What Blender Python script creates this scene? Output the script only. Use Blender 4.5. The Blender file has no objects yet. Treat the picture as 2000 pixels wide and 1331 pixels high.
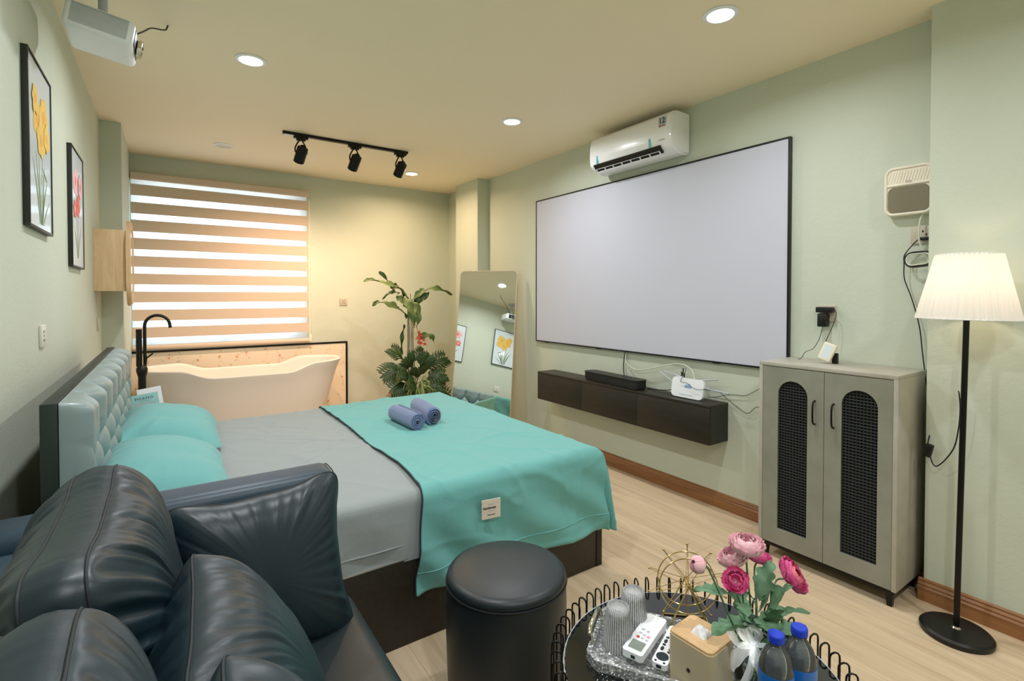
import bpy, bmesh, math, random
from mathutils import Vector, Matrix, noise
PI = math.pi
R = math.radians
sc = bpy.context.scene
COL = sc.collection

# ------------------------------------------------------------------ camera
cam_d = bpy.data.cameras.new('camera')
cam = bpy.data.objects.new('camera', cam_d)
COL.objects.link(cam)
cam.location = (0, 0, 1.4)
cam.rotation_euler = (R(89.0), 0, R(-34.385))
cam_d.sensor_width = 36
cam_d.lens = 982 / 2000 * 36
cam_d.shift_y = -0.0352
cam_d.clip_start = 0.02
sc.camera = cam

# ------------------------------------------------------------------ view, world, lights
sc.view_settings.view_transform = 'Standard'
sc.view_settings.look = 'None'
sc.view_settings.gamma = 1
sc.view_settings.use_curve_mapping = False
sc.view_settings.exposure = 0.0
world = bpy.data.worlds.new('daylight')
sc.world = world
world.use_nodes = True
bg = world.node_tree.nodes['Background']
bg.inputs['Color'].default_value = (0.82, 0.91, 1.0, 1)
bg.inputs['Strength'].default_value = 3.2

CEIL = 2.71
XL, XR, YB, YF = -0.41, 3.0, 5.82, -1.35

def light(name, kind, loc, energy, color, rot=(0, 0, 0), **kw):
    d = bpy.data.lights.new(name, kind)
    d.energy = energy
    d.color = color
    for k, v in kw.items():
        setattr(d, k, v)
    o = bpy.data.objects.new(name, d)
    COL.objects.link(o)
    o.location = loc
    o.rotation_euler = rot
    return o

COOL = (0.96, 0.98, 1.04)
WARM = (1.0, 0.70, 0.46)
DOWNLIGHTS_AND_FILL = [(0.393, 3.141, COOL, 14), (2.135, 1.402, COOL, 10.5), (2.144, 3.134, COOL, 14),
              (2.167, 5.07, WARM, 17), (0.393, 1.402, COOL, 14), (0.393, -0.35, COOL, 19), (2.135, -0.35, COOL, 12)]  # last two: unseen lamps behind the camera, added as frontal fill
for lx, ly, lc, le in DOWNLIGHTS_AND_FILL:
    light('downlight_or_fill_lamp', 'AREA', (lx, ly, CEIL - 0.012), le, lc, shape='DISK', size=0.11, spread=R(164))
# the three track heads aim at the bath and the window wall
TRACK_X = (0.90, 1.335, 1.745)
AIM = Vector((-0.12, 0.66, -0.74)).normalized()
for tx in TRACK_X:
    o = light('track_spot_lamp', 'SPOT', (tx, 4.34, 2.50), 52, (1.0, 0.66, 0.45), spot_size=R(95), spot_blend=0.9, shadow_soft_size=0.03)
    o.location = Vector((tx, 4.34, 2.52)) + AIM * 0.085
    o.rotation_euler = AIM.to_track_quat('-Z', 'Y').to_euler()

# ------------------------------------------------------------------ materials
def lin(c):
    return tuple(((v / 255) / 12.92 if v / 255 <= 0.04045 else ((v / 255 + 0.055) / 1.055) ** 2.4) for v in c) + (1.0,)

class NT:
    def __init__(s, m):
        s.t = m.node_tree
        s.b = s.t.nodes['Principled BSDF']
    def n(s, typ, **kw):
        nd = s.t.nodes.new(typ)
        for k, v in kw.items():
            if k in nd.inputs:
                nd.inputs[k].default_value = v
            else:
                setattr(nd, k, v)
        return nd
    def l(s, a, b):
        s.t.links.new(a, b)
    def coord(s, scale=(1, 1, 1), rot=(0, 0, 0)):
        tc = s.n('ShaderNodeTexCoord')
        mp = s.n('ShaderNodeMapping')
        mp.inputs['Scale'].default_value = scale
        mp.inputs['Rotation'].default_value = rot
        s.l(tc.outputs['Object'], mp.inputs[0])
        return mp.outputs[0]

def mat(name, rgb, rough=0.6, metal=0.0, spec=0.5, bump=None, var=None, coat=0.0, sheen=0.0, emit=None, trans=0.0, ior=1.45):
    m = bpy.data.materials.new(name)
    m.use_nodes = True
    t = NT(m)
    b = t.b
    c = lin(rgb)
    b.inputs['Base Color'].default_value = c
    b.inputs['Roughness'].default_value = rough
    b.inputs['Metallic'].default_value = metal
    b.inputs['Specular IOR Level'].default_value = spec
    b.inputs['Coat Weight'].default_value = coat
    b.inputs['Coat Roughness'].default_value = 0.08
    b.inputs['Sheen Weight'].default_value = sheen
    b.inputs['Transmission Weight'].default_value = trans
    b.inputs['IOR'].default_value = ior
    if emit:
        b.inputs['Emission Color'].default_value = lin(emit[0])
        b.inputs['Emission Strength'].default_value = emit[1]
    if var:      # (other rgb, scale, amount)
        v = t.coord((var[1],) * 3 if not isinstance(var[1], tuple) else var[1])
        nz = t.n('ShaderNodeTexNoise', Scale=1.0, Detail=5.0, Roughness=0.6)
        t.l(v, nz.inputs['Vector'])
        rp = t.n('ShaderNodeValToRGB')
        rp.color_ramp.elements[0].position = 0.5 - var[2] / 2
        rp.color_ramp.elements[1].position = 0.5 + var[2] / 2
        rp.color_ramp.elements[0].color = c
        rp.color_ramp.elements[1].color = lin(var[0])
        t.l(nz.outputs['Fac'], rp.inputs[0])
        t.l(rp.outputs[0], b.inputs['Base Color'])
    if bump:     # (scale, strength, distance)
        v = t.coord((bump[0],) * 3 if not isinstance(bump[0], tuple) else bump[0])
        nz = t.n('ShaderNodeTexNoise', Scale=1.0, Detail=6.0, Roughness=0.65)
        t.l(v, nz.inputs['Vector'])
        bp = t.n('ShaderNodeBump', Strength=bump[1], Distance=bump[2])
        t.l(nz.outputs['Fac'], bp.inputs['Height'])
        t.l(bp.outputs[0], b.inputs['Normal'])
    return m

M = {}
M['wall'] = mat('sage_wall_paint', (207, 214, 196), 0.6, bump=(30, 0.25, 0.006), var=((202, 209, 190), 2.2, 0.5))
M['ceil'] = mat('ceiling_paint', (250, 236, 206), 0.7, bump=(25, 0.1, 0.004))
M['leather'] = mat('dark_leather', (16, 37, 45), 0.41, spec=0.6, bump=(55, 0.10, 0.003), coat=0.0)
M['sofa'] = mat('slate_leather', (38, 60, 76), 0.42, spec=0.6, bump=(70, 0.10, 0.002))
M['ottoman'] = mat('black_leather', (24, 36, 42), 0.42, spec=0.6, bump=(70, 0.12, 0.002), var=((34, 42, 43), 6, 0.5))
M['thread'] = mat('stitching_thread', (22, 30, 34), 0.6)
M['headleather'] = mat('grey_green_leather', (132, 150, 149), 0.36, spec=0.6, bump=(60, 0.08, 0.002), coat=0.1)
M['headframe'] = mat('dark_grey_board', (30, 42, 38), 0.42)
M['sheet'] = mat('grey_cotton', (150, 158, 158), 0.85, sheen=0.25, bump=(5, 0.22, 0.02))
M['teal'] = mat('teal_cotton', (108, 176, 172), 0.8, sheen=0.2, bump=(5, 0.22, 0.02))
M['tealp'] = mat('teal_pillow_cotton', (110, 174, 172), 0.78, sheen=0.2, bump=(5, 0.22, 0.02))
M['darkwood'] = mat('black_brown_board', (50, 45, 33), 0.45, bump=((60, 3, 60), 0.15, 0.002), var=((36, 32, 26), (40, 3, 40), 0.5))
M['darkside'] = mat('black_green_board', (38, 42, 34), 0.45)
M['black'] = mat('black_plastic', (16, 17, 17), 0.4)
M['cane'] = mat('black_cane', (50, 53, 51), 0.6, spec=0.25)
M['gauze'] = mat('black_gauze', (12, 13, 13), 0.8, spec=0.1)
M['blackmetal'] = mat('black_metal', (22, 20, 18), 0.35, metal=0.4)
M['blackfab'] = mat('black_speaker_grille', (26, 28, 27), 0.65, bump=(400, 0.4, 0.002))
M['white'] = mat('white_plastic', (244, 248, 250), 0.35)
M['tub'] = mat('white_stone_resin', (240, 232, 220), 0.3, spec=0.5)
M['cream'] = mat('cream_plastic', (240, 232, 212), 0.45)
M['socket'] = mat('beige_socket_plastic', (196, 186, 166), 0.45)
M['socketw'] = mat('pale_socket_plastic', (222, 220, 206), 0.4)
M['screen'] = mat('grey_projection_fabric', (204, 206, 218), 0.55, spec=0.25)
M['blind'] = mat('beige_blind_fabric', (214, 196, 176), 0.8)
M['gold'] = mat('brass_wire', (214, 186, 120), 0.25, metal=1.0)
M['chrome'] = mat('chrome', (220, 214, 200), 0.12, metal=1.0)
M['mirror'] = mat('mirror_glass', (238, 242, 238), 0.01, metal=1.0)
M['mirrorrim'] = mat('pale_gold_frame', (206, 190, 160), 0.35, metal=0.3)
M['beigebox'] = mat('beige_box_plastic', (206, 190, 156), 0.4)
M['paper'] = mat('white_paper', (238, 238, 236), 0.9)
M['tissue'] = mat('tissue_paper', (240, 240, 240), 0.9, sheen=0.3)
M['cap'] = mat('blue_bottle_cap', (30, 62, 200), 0.4, bump=((1, 1, 1), 0.0, 0.001))
M['label'] = mat('blue_bottle_label', (24, 112, 200), 0.35, coat=0.3)
M['labelred'] = mat('red_label_mark', (214, 44, 66), 0.4)
M['red'] = mat('red_button', (220, 60, 60), 0.5)
M['pink'] = mat('pink_button', (240, 150, 160), 0.5)
M['lcd'] = mat('grey_display', (140, 150, 140), 0.3)
M['greybtn'] = mat('grey_button', (186, 194, 196), 0.5)
M['towel'] = mat('blue_terry_towel', (104, 122, 168), 0.95, sheen=0.6, bump=(260, 0.9, 0.004))
M['pot'] = mat('clay_pot', (190, 168, 142), 0.7, var=((170, 146, 120), 9, 0.4))
M['soil'] = mat('potting_soil', (50, 38, 28), 0.95, bump=(60, 0.9, 0.02))
M['leafd'] = mat('dark_green_leaf', (38, 62, 28), 0.42, var=((62, 88, 38), 14, 0.5))
M['leafm'] = mat('mid_green_leaf', (74, 100, 44), 0.5, var=((112, 128, 72), 10, 0.6))
M['leafp'] = mat('pale_striped_leaf', (176, 186, 120), 0.5, var=((104, 136, 62), (60, 60, 5), 0.3))
M['stem'] = mat('brown_green_stem', (70, 60, 34), 0.6)
M['coral'] = mat('coral_flower', (214, 92, 64), 0.6)
M['dusty'] = mat('dusty_green_leaf', (112, 148, 118), 0.7, var=((82, 122, 82), 40, 0.5))
M['petalp'] = mat('pale_pink_petal', (253, 196, 210), 0.7, var=((255, 222, 224), 60, 0.5))
M['petalm'] = mat('magenta_petal', (214, 60, 136), 0.6, var=((236, 120, 166), 45, 0.5))
M['petalc'] = mat('salmon_petal', (244, 150, 150), 0.7, var=((226, 84, 130), 80, 0.5))
M['petalw'] = mat('white_pink_petal', (240, 214, 206), 0.7, var=((240, 150, 180), 40, 0.5))
M['yellow'] = mat('yellow_print', (244, 212, 112), 0.7, var=((236, 184, 84), 18, 0.6))
M['orange'] = mat('orange_print', (236, 176, 90), 0.7)
M['printg'] = mat('green_print', (116, 140, 84), 0.7)
M['printr'] = mat('red_print', (226, 84, 76), 0.7, var=((240, 150, 140), 20, 0.5))
M['printp'] = mat('pink_print', (244, 186, 186), 0.7)
M['canvas'] = mat('white_print_paper', (222, 232, 236), 0.28, coat=0.3)
M['bookg'] = mat('pale_green_cover', (150, 198, 196), 0.6)
M['bookp'] = mat('grey_cover_panel', (176, 190, 184), 0.6)
M['ink'] = mat('dark_ink', (34, 46, 52), 0.7)
M['bluetape'] = mat('pale_blue_tape', (96, 196, 220), 0.5)
M['blueink'] = mat('blue_print', (70, 130, 200), 0.6)
M['antenna'] = mat('pale_grey_plastic', (184, 192, 200), 0.45)
M['cablew'] = mat('white_cable', (214, 216, 196), 0.5)
M['labelcloth'] = mat('cream_label_cloth', (226, 216, 200), 0.8)
M['alu'] = mat('aluminium_strip', (196, 196, 190), 0.35, metal=0.7)
M['ledoff'] = mat('unlit_diffuser', (226, 218, 210), 0.5)
M['led'] = mat('lit_cool_diffuser', (255, 255, 255), 0.5, emit=((255, 252, 244), 14))
M['ledw'] = mat('lit_warm_diffuser', (255, 240, 220), 0.5, emit=((255, 226, 180), 12))

def glassmat(name, rgb, rough=0.0, ior=1.45, bump=None, alpha_mix=0.35):
    m = bpy.data.materials.new(name)
    m.use_nodes = True
    nt = m.node_tree
    for nd in list(nt.nodes):
        nt.nodes.remove(nd)
    out = nt.nodes.new('ShaderNodeOutputMaterial')
    g = nt.nodes.new('ShaderNodeBsdfGlass')
    g.inputs['Color'].default_value = lin(rgb)
    g.inputs['Roughness'].default_value = rough
    g.inputs['IOR'].default_value = ior
    tr = nt.nodes.new('ShaderNodeBsdfTransparent')
    tr.inputs['Color'].default_value = lin(rgb)
    mx = nt.nodes.new('ShaderNodeMixShader')
    mx.inputs[0].default_value = alpha_mix
    nt.links.new(g.outputs[0], mx.inputs[1])
    nt.links.new(tr.outputs[0], mx.inputs[2])
    nt.links.new(mx.outputs[0], out.inputs['Surface'])
    if bump:
        tc = nt.nodes.new('ShaderNodeTexCoord')
        vo = nt.nodes.new('ShaderNodeTexVoronoi')
        vo.inputs['Scale'].default_value = bump[0]
        bp = nt.nodes.new('ShaderNodeBump')
        bp.inputs['Strength'].default_value = bump[1]
        bp.inputs['Distance'].default_value = bump[2]
        nt.links.new(tc.outputs['Object'], vo.inputs['Vector'])
        nt.links.new(vo.outputs['Distance'], bp.inputs['Height'])
        nt.links.new(bp.outputs[0], g.inputs['Normal'])
    return m

def thin_glass(name, tint, gloss, haze, rough=0.03, bump=None, hazecol=(240, 244, 244), pattern=None):
    """thin clear ware: transparent body, fresnel gloss and white haze painted in for bright highlights"""
    m = bpy.data.materials.new(name)
    m.use_nodes = True
    nt = m.node_tree
    for nd in list(nt.nodes): nt.nodes.remove(nd)
    out = nt.nodes.new('ShaderNodeOutputMaterial')
    tr = nt.nodes.new('ShaderNodeBsdfTransparent'); tr.inputs['Color'].default_value = lin(tint)
    df = nt.nodes.new('ShaderNodeBsdfDiffuse'); df.inputs['Color'].default_value = lin(hazecol)
    gl = nt.nodes.new('ShaderNodeBsdfGlossy'); gl.inputs['Roughness'].default_value = rough
    lw = nt.nodes.new('ShaderNodeLayerWeight'); lw.inputs['Blend'].default_value = gloss
    m1 = nt.nodes.new('ShaderNodeMixShader'); m1.inputs[0].default_value = haze
    m2 = nt.nodes.new('ShaderNodeMixShader')
    nt.links.new(tr.outputs[0], m1.inputs[1]); nt.links.new(df.outputs[0], m1.inputs[2])
    nt.links.new(lw.outputs['Fresnel'], m2.inputs[0])
    nt.links.new(m1.outputs[0], m2.inputs[1]); nt.links.new(gl.outputs[0], m2.inputs[2])
    nt.links.new(m2.outputs[0], out.inputs['Surface'])
    if pattern:  # white highlights painted in as diffuse stripes and speckle
        tc = nt.nodes.new('ShaderNodeTexCoord')
        rp = nt.nodes.new('ShaderNodeValToRGB')
        if pattern == 'rib_glints':
            sp = nt.nodes.new('ShaderNodeSeparateXYZ'); at = nt.nodes.new('ShaderNodeMath'); at.operation = 'ARCTAN2'
            ml = nt.nodes.new('ShaderNodeMath'); ml.operation = 'MULTIPLY'; ml.inputs[1].default_value = 36
            sn = nt.nodes.new('ShaderNodeMath'); sn.operation = 'SINE'
            nt.links.new(tc.outputs['Object'], sp.inputs[0]); nt.links.new(sp.outputs[1], at.inputs[0]); nt.links.new(sp.outputs[0], at.inputs[1])
            nt.links.new(at.outputs[0], ml.inputs[0]); nt.links.new(ml.outputs[0], sn.inputs[0]); nt.links.new(sn.outputs[0], rp.inputs[0])
            rp.color_ramp.elements[0].position = 0.1; rp.color_ramp.elements[1].position = 0.95
            rp.color_ramp.elements[0].color = (0.14,) * 3 + (1,); rp.color_ramp.elements[1].color = (0.72,) * 3 + (1,)
        else:
            vo = nt.nodes.new('ShaderNodeTexVoronoi'); vo.inputs['Scale'].default_value = 110
            nt.links.new(tc.outputs['Object'], vo.inputs['Vector']); nt.links.new(vo.outputs['Distance'], rp.inputs[0])
            rp.color_ramp.elements[0].position = 0.18; rp.color_ramp.elements[1].position = 0.42
            rp.color_ramp.elements[0].color = (1.0,) * 3 + (1,); rp.color_ramp.elements[1].color = (0.30,) * 3 + (1,)
        nt.links.new(rp.outputs[0], m1.inputs[0])
    if bump:
        tc = nt.nodes.new('ShaderNodeTexCoord'); vo = nt.nodes.new('ShaderNodeTexVoronoi'); vo.inputs['Scale'].default_value = bump[0]
        bp = nt.nodes.new('ShaderNodeBump'); bp.inputs['Strength'].default_value = bump[1]; bp.inputs['Distance'].default_value = bump[2]
        nt.links.new(tc.outputs['Object'], vo.inputs['Vector']); nt.links.new(vo.outputs['Distance'], bp.inputs['Height'])
        nt.links.new(bp.outputs[0], gl.inputs['Normal']); nt.links.new(bp.outputs[0], lw.inputs['Normal'])
    return m
M['glass'] = thin_glass('ribbed_clear_glass', (244, 248, 248), 0.38, 0.16, 0.05, None, (255, 255, 255), 'rib_glints')
M['vaseglass'] = thin_glass('clear_glass', (240, 246, 244), 0.3, 0.03, 0.02)
M['crystal'] = thin_glass('hammered_crystal', (232, 240, 240), 0.62, 0.16, 0.05, (85, 1.0, 0.012), (250, 253, 255), 'glints')
M['pet'] = thin_glass('clear_bottle_plastic', (246, 250, 252), 0.34, 0.07, 0.03)
M['water'] = glassmat('drinking_water', (240, 248, 252), 0.0, 1.33, None, 0.0)
M['pane'] = glassmat('window_glass', (244, 250, 252), 0.0, 1.05, None, 0.6)

# sheer voile of the blind: lets the daylight through
m = bpy.data.materials.new('sheer_white_voile'); m.use_nodes = True
nt = m.node_tree
for nd in list(nt.nodes): nt.nodes.remove(nd)
out = nt.nodes.new('ShaderNodeOutputMaterial')
tl = nt.nodes.new('ShaderNodeBsdfTranslucent'); tl.inputs[0].default_value = lin((250, 248, 248))
df = nt.nodes.new('ShaderNodeBsdfTransparent')
mx = nt.nodes.new('ShaderNodeMixShader'); mx.inputs[0].default_value = 0.35
nt.links.new(tl.outputs[0], mx.inputs[1]); nt.links.new(df.outputs[0], mx.inputs[2]); nt.links.new(mx.outputs[0], out.inputs[0])
M['sheer'] = m
# lamp shade fabric
m = bpy.data.materials.new('white_pleated_shade'); m.use_nodes = True
nt = m.node_tree
for nd in list(nt.nodes): nt.nodes.remove(nd)
out = nt.nodes.new('ShaderNodeOutputMaterial')
tl = nt.nodes.new('ShaderNodeBsdfTranslucent'); tl.inputs[0].default_value = lin((255, 246, 236))
df = nt.nodes.new('ShaderNodeBsdfDiffuse'); df.inputs[0].default_value = lin((236, 240, 242))
mx = nt.nodes.new('ShaderNodeMixShader'); mx.inputs[0].default_value = 0.6
nt.links.new(tl.outputs[0], mx.inputs[1]); nt.links.new(df.outputs[0], mx.inputs[2]); nt.links.new(mx.outputs[0], out.inputs[0])
M['shade'] = m
# organza ribbon
m = bpy.data.materials.new('white_organza'); m.use_nodes = True
nt = m.node_tree
for nd in list(nt.nodes): nt.nodes.remove(nd)
out = nt.nodes.new('ShaderNodeOutputMaterial')
tl = nt.nodes.new('ShaderNodeBsdfTransparent')
d1 = nt.nodes.new('ShaderNodeBsdfDiffuse'); d1.inputs[0].default_value = lin((252, 252, 252))
d2 = nt.nodes.new('ShaderNodeBsdfTranslucent'); d2.inputs[0].default_value = lin((252, 252, 252))
df = nt.nodes.new('ShaderNodeAddShader'); nt.links.new(d1.outputs[0], df.inputs[0]); nt.links.new(d2.outputs[0], df.inputs[1])
mx = nt.nodes.new('ShaderNodeMixShader'); mx.inputs[0].default_value = 0.62
nt.links.new(tl.outputs[0], mx.inputs[1]); nt.links.new(df.outputs[0], mx.inputs[2]); nt.links.new(mx.outputs[0], out.inputs[0])
M['organza'] = m

def wood(name, c1, c2, scale, rough=0.5, rings=2.0):
    m = mat(name, c1, rough)
    t = NT(m)
    v = t.coord(scale)
    nz = t.n('ShaderNodeTexNoise', Scale=1.0, Detail=6.0, Roughness=0.6, Distortion=rings)
    t.l(v, nz.inputs['Vector'])
    rp = t.n('ShaderNodeValToRGB')
    rp.color_ramp.elements[0].position = 0.3
    rp.color_ramp.elements[1].position = 0.7
    rp.color_ramp.elements[0].color = lin(c1)
    rp.color_ramp.elements[1].color = lin(c2)
    t.l(nz.outputs['Fac'], rp.inputs[0])
    t.l(rp.outputs[0], t.b.inputs['Base Color'])
    return m
M['oakbox'] = wood('oak_veneer', (240, 208, 164), (220, 184, 138), (14, 14, 2.2), 0.5)
M['oaktop'] = wood('pale_oak_lid', (222, 186, 138), (206, 168, 120), (60, 10, 30), 0.45)
M['skirt'] = wood('brown_wood_skirting', (168, 118, 76), (124, 80, 46), (40, 1.6, 40), 0.35, 1.0)

# floor planks
m = mat('oak_floor_planks', (206, 172, 128), 0.38, spec=0.4)
t = NT(m)
v = t.coord((1, 1, 1), (0, 0, R(90)))
br = t.n('ShaderNodeTexBrick', Scale=1.0)
br.offset = 0.37; br.squash = 1.0
br.inputs['Color1'].default_value = lin((222, 200, 168))
br.inputs['Color2'].default_value = lin((215, 192, 159))
br.inputs['Mortar'].default_value = lin((184, 160, 126))
br.inputs['Mortar Size'].default_value = 0.0012
br.inputs['Brick Width'].default_value = 1.22
br.inputs['Row Height'].default_value = 0.195
t.l(v, br.inputs['Vector'])
v2 = t.coord((18, 1.3, 1))
nz = t.n('ShaderNodeTexNoise', Scale=1.0, Detail=7.0, Roughness=0.62, Distortion=1.2)
t.l(v2, nz.inputs['Vector'])
rp = t.n('ShaderNodeValToRGB')
rp.color_ramp.elements[0].position = 0.32; rp.color_ramp.elements[1].position = 0.62
rp.color_ramp.elements[0].color = (0.62, 0.57, 0.52, 1); rp.color_ramp.elements[1].color = (1, 1, 1, 1)
t.l(nz.outputs['Fac'], rp.inputs[0])
mx = t.n('ShaderNodeMix', data_type='RGBA', blend_type='MULTIPLY')
mx.inputs['Factor'].default_value = 0.55
t.l(br.outputs['Color'], mx.inputs['A']); t.l(rp.outputs[0], mx.inputs['B'])
t.l(mx.outputs['Result'], t.b.inputs['Base Color'])
M['floor'] = m

# concrete-look laminate for the cabinet
M['concrete'] = mat('concrete_laminate', (134, 136, 122), 0.5, var=((152, 152, 138), 7, 0.5))
M['concretel'] = mat('pale_concrete_edge', (186, 182, 168), 0.5, var=((170, 168, 154), 12, 0.5))

M['tile'] = mat('floral_wall_tile', (242, 226, 200), 0.35)
M['tileleaf'] = mat('printed_olive_leaf', (128, 124, 92), 0.4)
M['tiledark'] = mat('printed_dark_leaf', (84, 78, 58), 0.4)
M['tilerose'] = mat('printed_peach_rose', (226, 168, 124), 0.4)
M['tilepale'] = mat('printed_pale_sprig', (206, 190, 152), 0.4)

# ------------------------------------------------------------------ mesh helpers
class MB:
    def __init__(s):
        s.bm = bmesh.new()
    def box(s, x0, x1, y0, y1, z0, z1, bevel=0.0, seg=2, mx=None):
        t_ = bmesh.new()
        r = bmesh.ops.create_cube(t_, size=1.0)
        for v_ in t_.verts:
            v_.co = Vector(((x0 + x1) / 2 + v_.co.x * (x1 - x0), (y0 + y1) / 2 + v_.co.y * (y1 - y0), (z0 + z1) / 2 + v_.co.z * (z1 - z0)))
        if bevel:
            bmesh.ops.bevel(t_, geom=list(t_.edges), offset=bevel, segments=seg, profile=0.5, affect='EDGES')
        s.add(t_, mx)
        return s
    def add(s, t_, mx=None):
        if mx is not None:
            bmesh.ops.transform(t_, matrix=mx, verts=t_.verts)
        me_ = bpy.data.meshes.new('tmp')
        t_.to_mesh(me_); t_.free()
        s.bm.from_mesh(me_)
        bpy.data.meshes.remove(me_)
    def tube(s, pts, r, seg=8, closed=False, mx=None, ends=True):
        pts = [Vector(p) for p in pts]
        n = len(pts)
        rr = r if isinstance(r, (list, tuple)) else [r] * n
        tans = []
        for i in range(n):
            if closed: d = pts[(i + 1) % n] - pts[i - 1]
            else: d = pts[min(i + 1, n - 1)] - pts[max(i - 1, 0)]
            tans.append(d.normalized() if d.length > 1e-9 else Vector((0, 0, 1)))
        a = Vector((0, 0, 1)) if abs(tans[0].z) < 0.9 else Vector((1, 0, 0))
        nrm = tans[0].cross(a).normalized()
        t_ = bmesh.new()
        rings = []
        for i in range(n):
            nrm = (nrm - tans[i] * nrm.dot(tans[i]))
            nrm = nrm.normalized() if nrm.length > 1e-6 else tans[i].orthogonal().normalized()
            bn = tans[i].cross(nrm)
            rings.append([t_.verts.new(pts[i] + (nrm * math.cos(2 * PI * k / seg) + bn * math.sin(2 * PI * k / seg)) * rr[i]) for k in range(seg)])
        m_ = n if closed else n - 1
        for i in range(m_):
            A, B = rings[i], rings[(i + 1) % n]
            for k in range(seg):
                t_.faces.new((A[k], A[(k + 1) % seg], B[(k + 1) % seg], B[k]))
        if not closed and ends:
            t_.faces.new(rings[0][::-1]); t_.faces.new(rings[-1])
        s.add(t_, mx)
        return s
    def lathe(s, prof, seg=32, mx=None, closed=False):
        t_ = bmesh.new()
        rings = []
        for (r, z) in prof:
            if r < 1e-6: rings.append([t_.verts.new((0, 0, z))])
            else: rings.append([t_.verts.new((r * math.cos(2 * PI * k / seg), r * math.sin(2 * PI * k / seg), z)) for k in range(seg)])
        pr_ = list(zip(rings[:-1], rings[1:]))
        if closed: pr_.append((rings[-1], rings[0]))
        for A, B in pr_:
            for k in range(seg):
                k2 = (k + 1) % seg
                if len(A) == 1 and len(B) == 1: continue
                if len(A) == 1: t_.faces.new((A[0], B[k], B[k2]))
                elif len(B) == 1: t_.faces.new((A[k], B[0], A[k2]))
                else: t_.faces.new((A[k], B[k], B[k2], A[k2]))
        s.add(t_, mx)
        return s
    def sphere(s, c, r, seg=12, rings=8, scale=(1, 1, 1)):
        prof = [(r * math.sin(PI * i / rings), -r * math.cos(PI * i / rings)) for i in range(rings + 1)]
        prof[0] = (0, -r); prof[-1] = (0, r)
        s.lathe(prof, seg, Matrix.Translation(c) @ Matrix.Diagonal((*scale, 1)))
        return s
    def grid(s, nu, nv, f, closed_u=False, closed_v=False, mx=None, cap=False):
        t_ = bmesh.new()
        vs = [[t_.verts.new(f(i / (nu if closed_u else nu - 1), j / (nv if closed_v else nv - 1))) for j in range(nv)] for i in range(nu)]
        for i in range(nu if closed_u else nu - 1):
            for j in range(nv if closed_v else nv - 1):
                t_.faces.new((vs[i][j], vs[(i + 1) % nu][j], vs[(i + 1) % nu][(j + 1) % nv], vs[i][(j + 1) % nv]))
        s.add(t_, mx)
        return s
    def prism(s, poly, z0, z1, mx=None):
        """polygon in XY extruded from z0 to z1"""
        t_ = bmesh.new()
        A = [t_.verts.new((p[0], p[1], z0)) for p in poly]
        B = [t_.verts.new((p[0], p[1], z1)) for p in poly]
        t_.faces.new(A[::-1]); t_.faces.new(B)
        n = len(poly)
        for i in range(n):
            t_.faces.new((A[i], A[(i + 1) % n], B[(i + 1) % n], B[i]))
        s.add(t_, mx)
        return s
    def build(s, name, m, parent=None, loc=None, angle=35, smooth=True, solid=None):
        bmesh.ops.remove_doubles(s.bm, verts=s.bm.verts, dist=1e-6)
        bmesh.ops.recalc_face_normals(s.bm, faces=s.bm.faces)
        me_ = bpy.data.meshes.new(name)
        s.bm.to_mesh(me_); s.bm.free()
        if smooth:
            for p in me_.polygons: p.use_smooth = True
            me_.set_sharp_from_angle(angle=R(angle))
        me_.materials.append(m)
        o = bpy.data.objects.new(name, me_)
        COL.objects.link(o)
        if parent: o.parent = parent
        if parent is not None:
            # geometry is given in world coordinates: bring it into the parent's frame
            off = Vector((0, 0, 0)); p = parent
            while p: off += Vector(p.location); p = p.parent
            me_.transform(Matrix.Translation(-off))
        if solid:
            md = o.modifiers.new('solid', 'SOLIDIFY'); md.thickness = solid; md.offset = 0
        return o

def tag(o, label, cat, group=None):
    o['label'] = label; o['category'] = cat
    if group: o['group'] = group
    return o
def thing(name, label, cat, loc=(0, 0, 0), group=None):
    o = bpy.data.objects.new(name, None)
    COL.objects.link(o)
    o.location = loc
    return tag(o, label, cat, group)
def struct(o):
    o['kind'] = 'structure'
    return o
def clone(o, loc, label=None):
    c = o.copy(); COL.objects.link(c); c.location = loc
    if label: c['label'] = label
    for ch in o.children:
        k = ch.copy(); COL.objects.link(k); k.parent = c; k.matrix_parent_inverse = ch.matrix_parent_inverse.copy()
        for g in ch.children:
            q = g.copy(); COL.objects.link(q); q.parent = k
    return c
def frame(o, x, y, z=None):
    """matrix from origin and two or three axes"""
    x = Vector(x).normalized(); y = Vector(y); y = (y - x * y.dot(x)).normalized()
    z = x.cross(y)
    return Matrix(((x.x, y.x, z.x, o[0]), (x.y, y.y, z.y, o[1]), (x.z, y.z, z.z, o[2]), (0, 0, 0, 1)))
def smooth_path(pts, n=8):
    pts = [Vector(p) for p in pts]
    P_ = [pts[0]] + pts + [pts[-1]]
    out_ = []
    for i in range(1, len(P_) - 2):
        for k in range(n):
            u = k / n
            a, b, c, d = P_[i - 1], P_[i], P_[i + 1], P_[i + 2]
            out_.append(0.5 * ((2 * b) + (c - a) * u + (2 * a - 5 * b + 4 * c - d) * u * u + (3 * b - a - 3 * c + d) * u ** 3))
    out_.append(pts[-1])
    return out_
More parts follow.
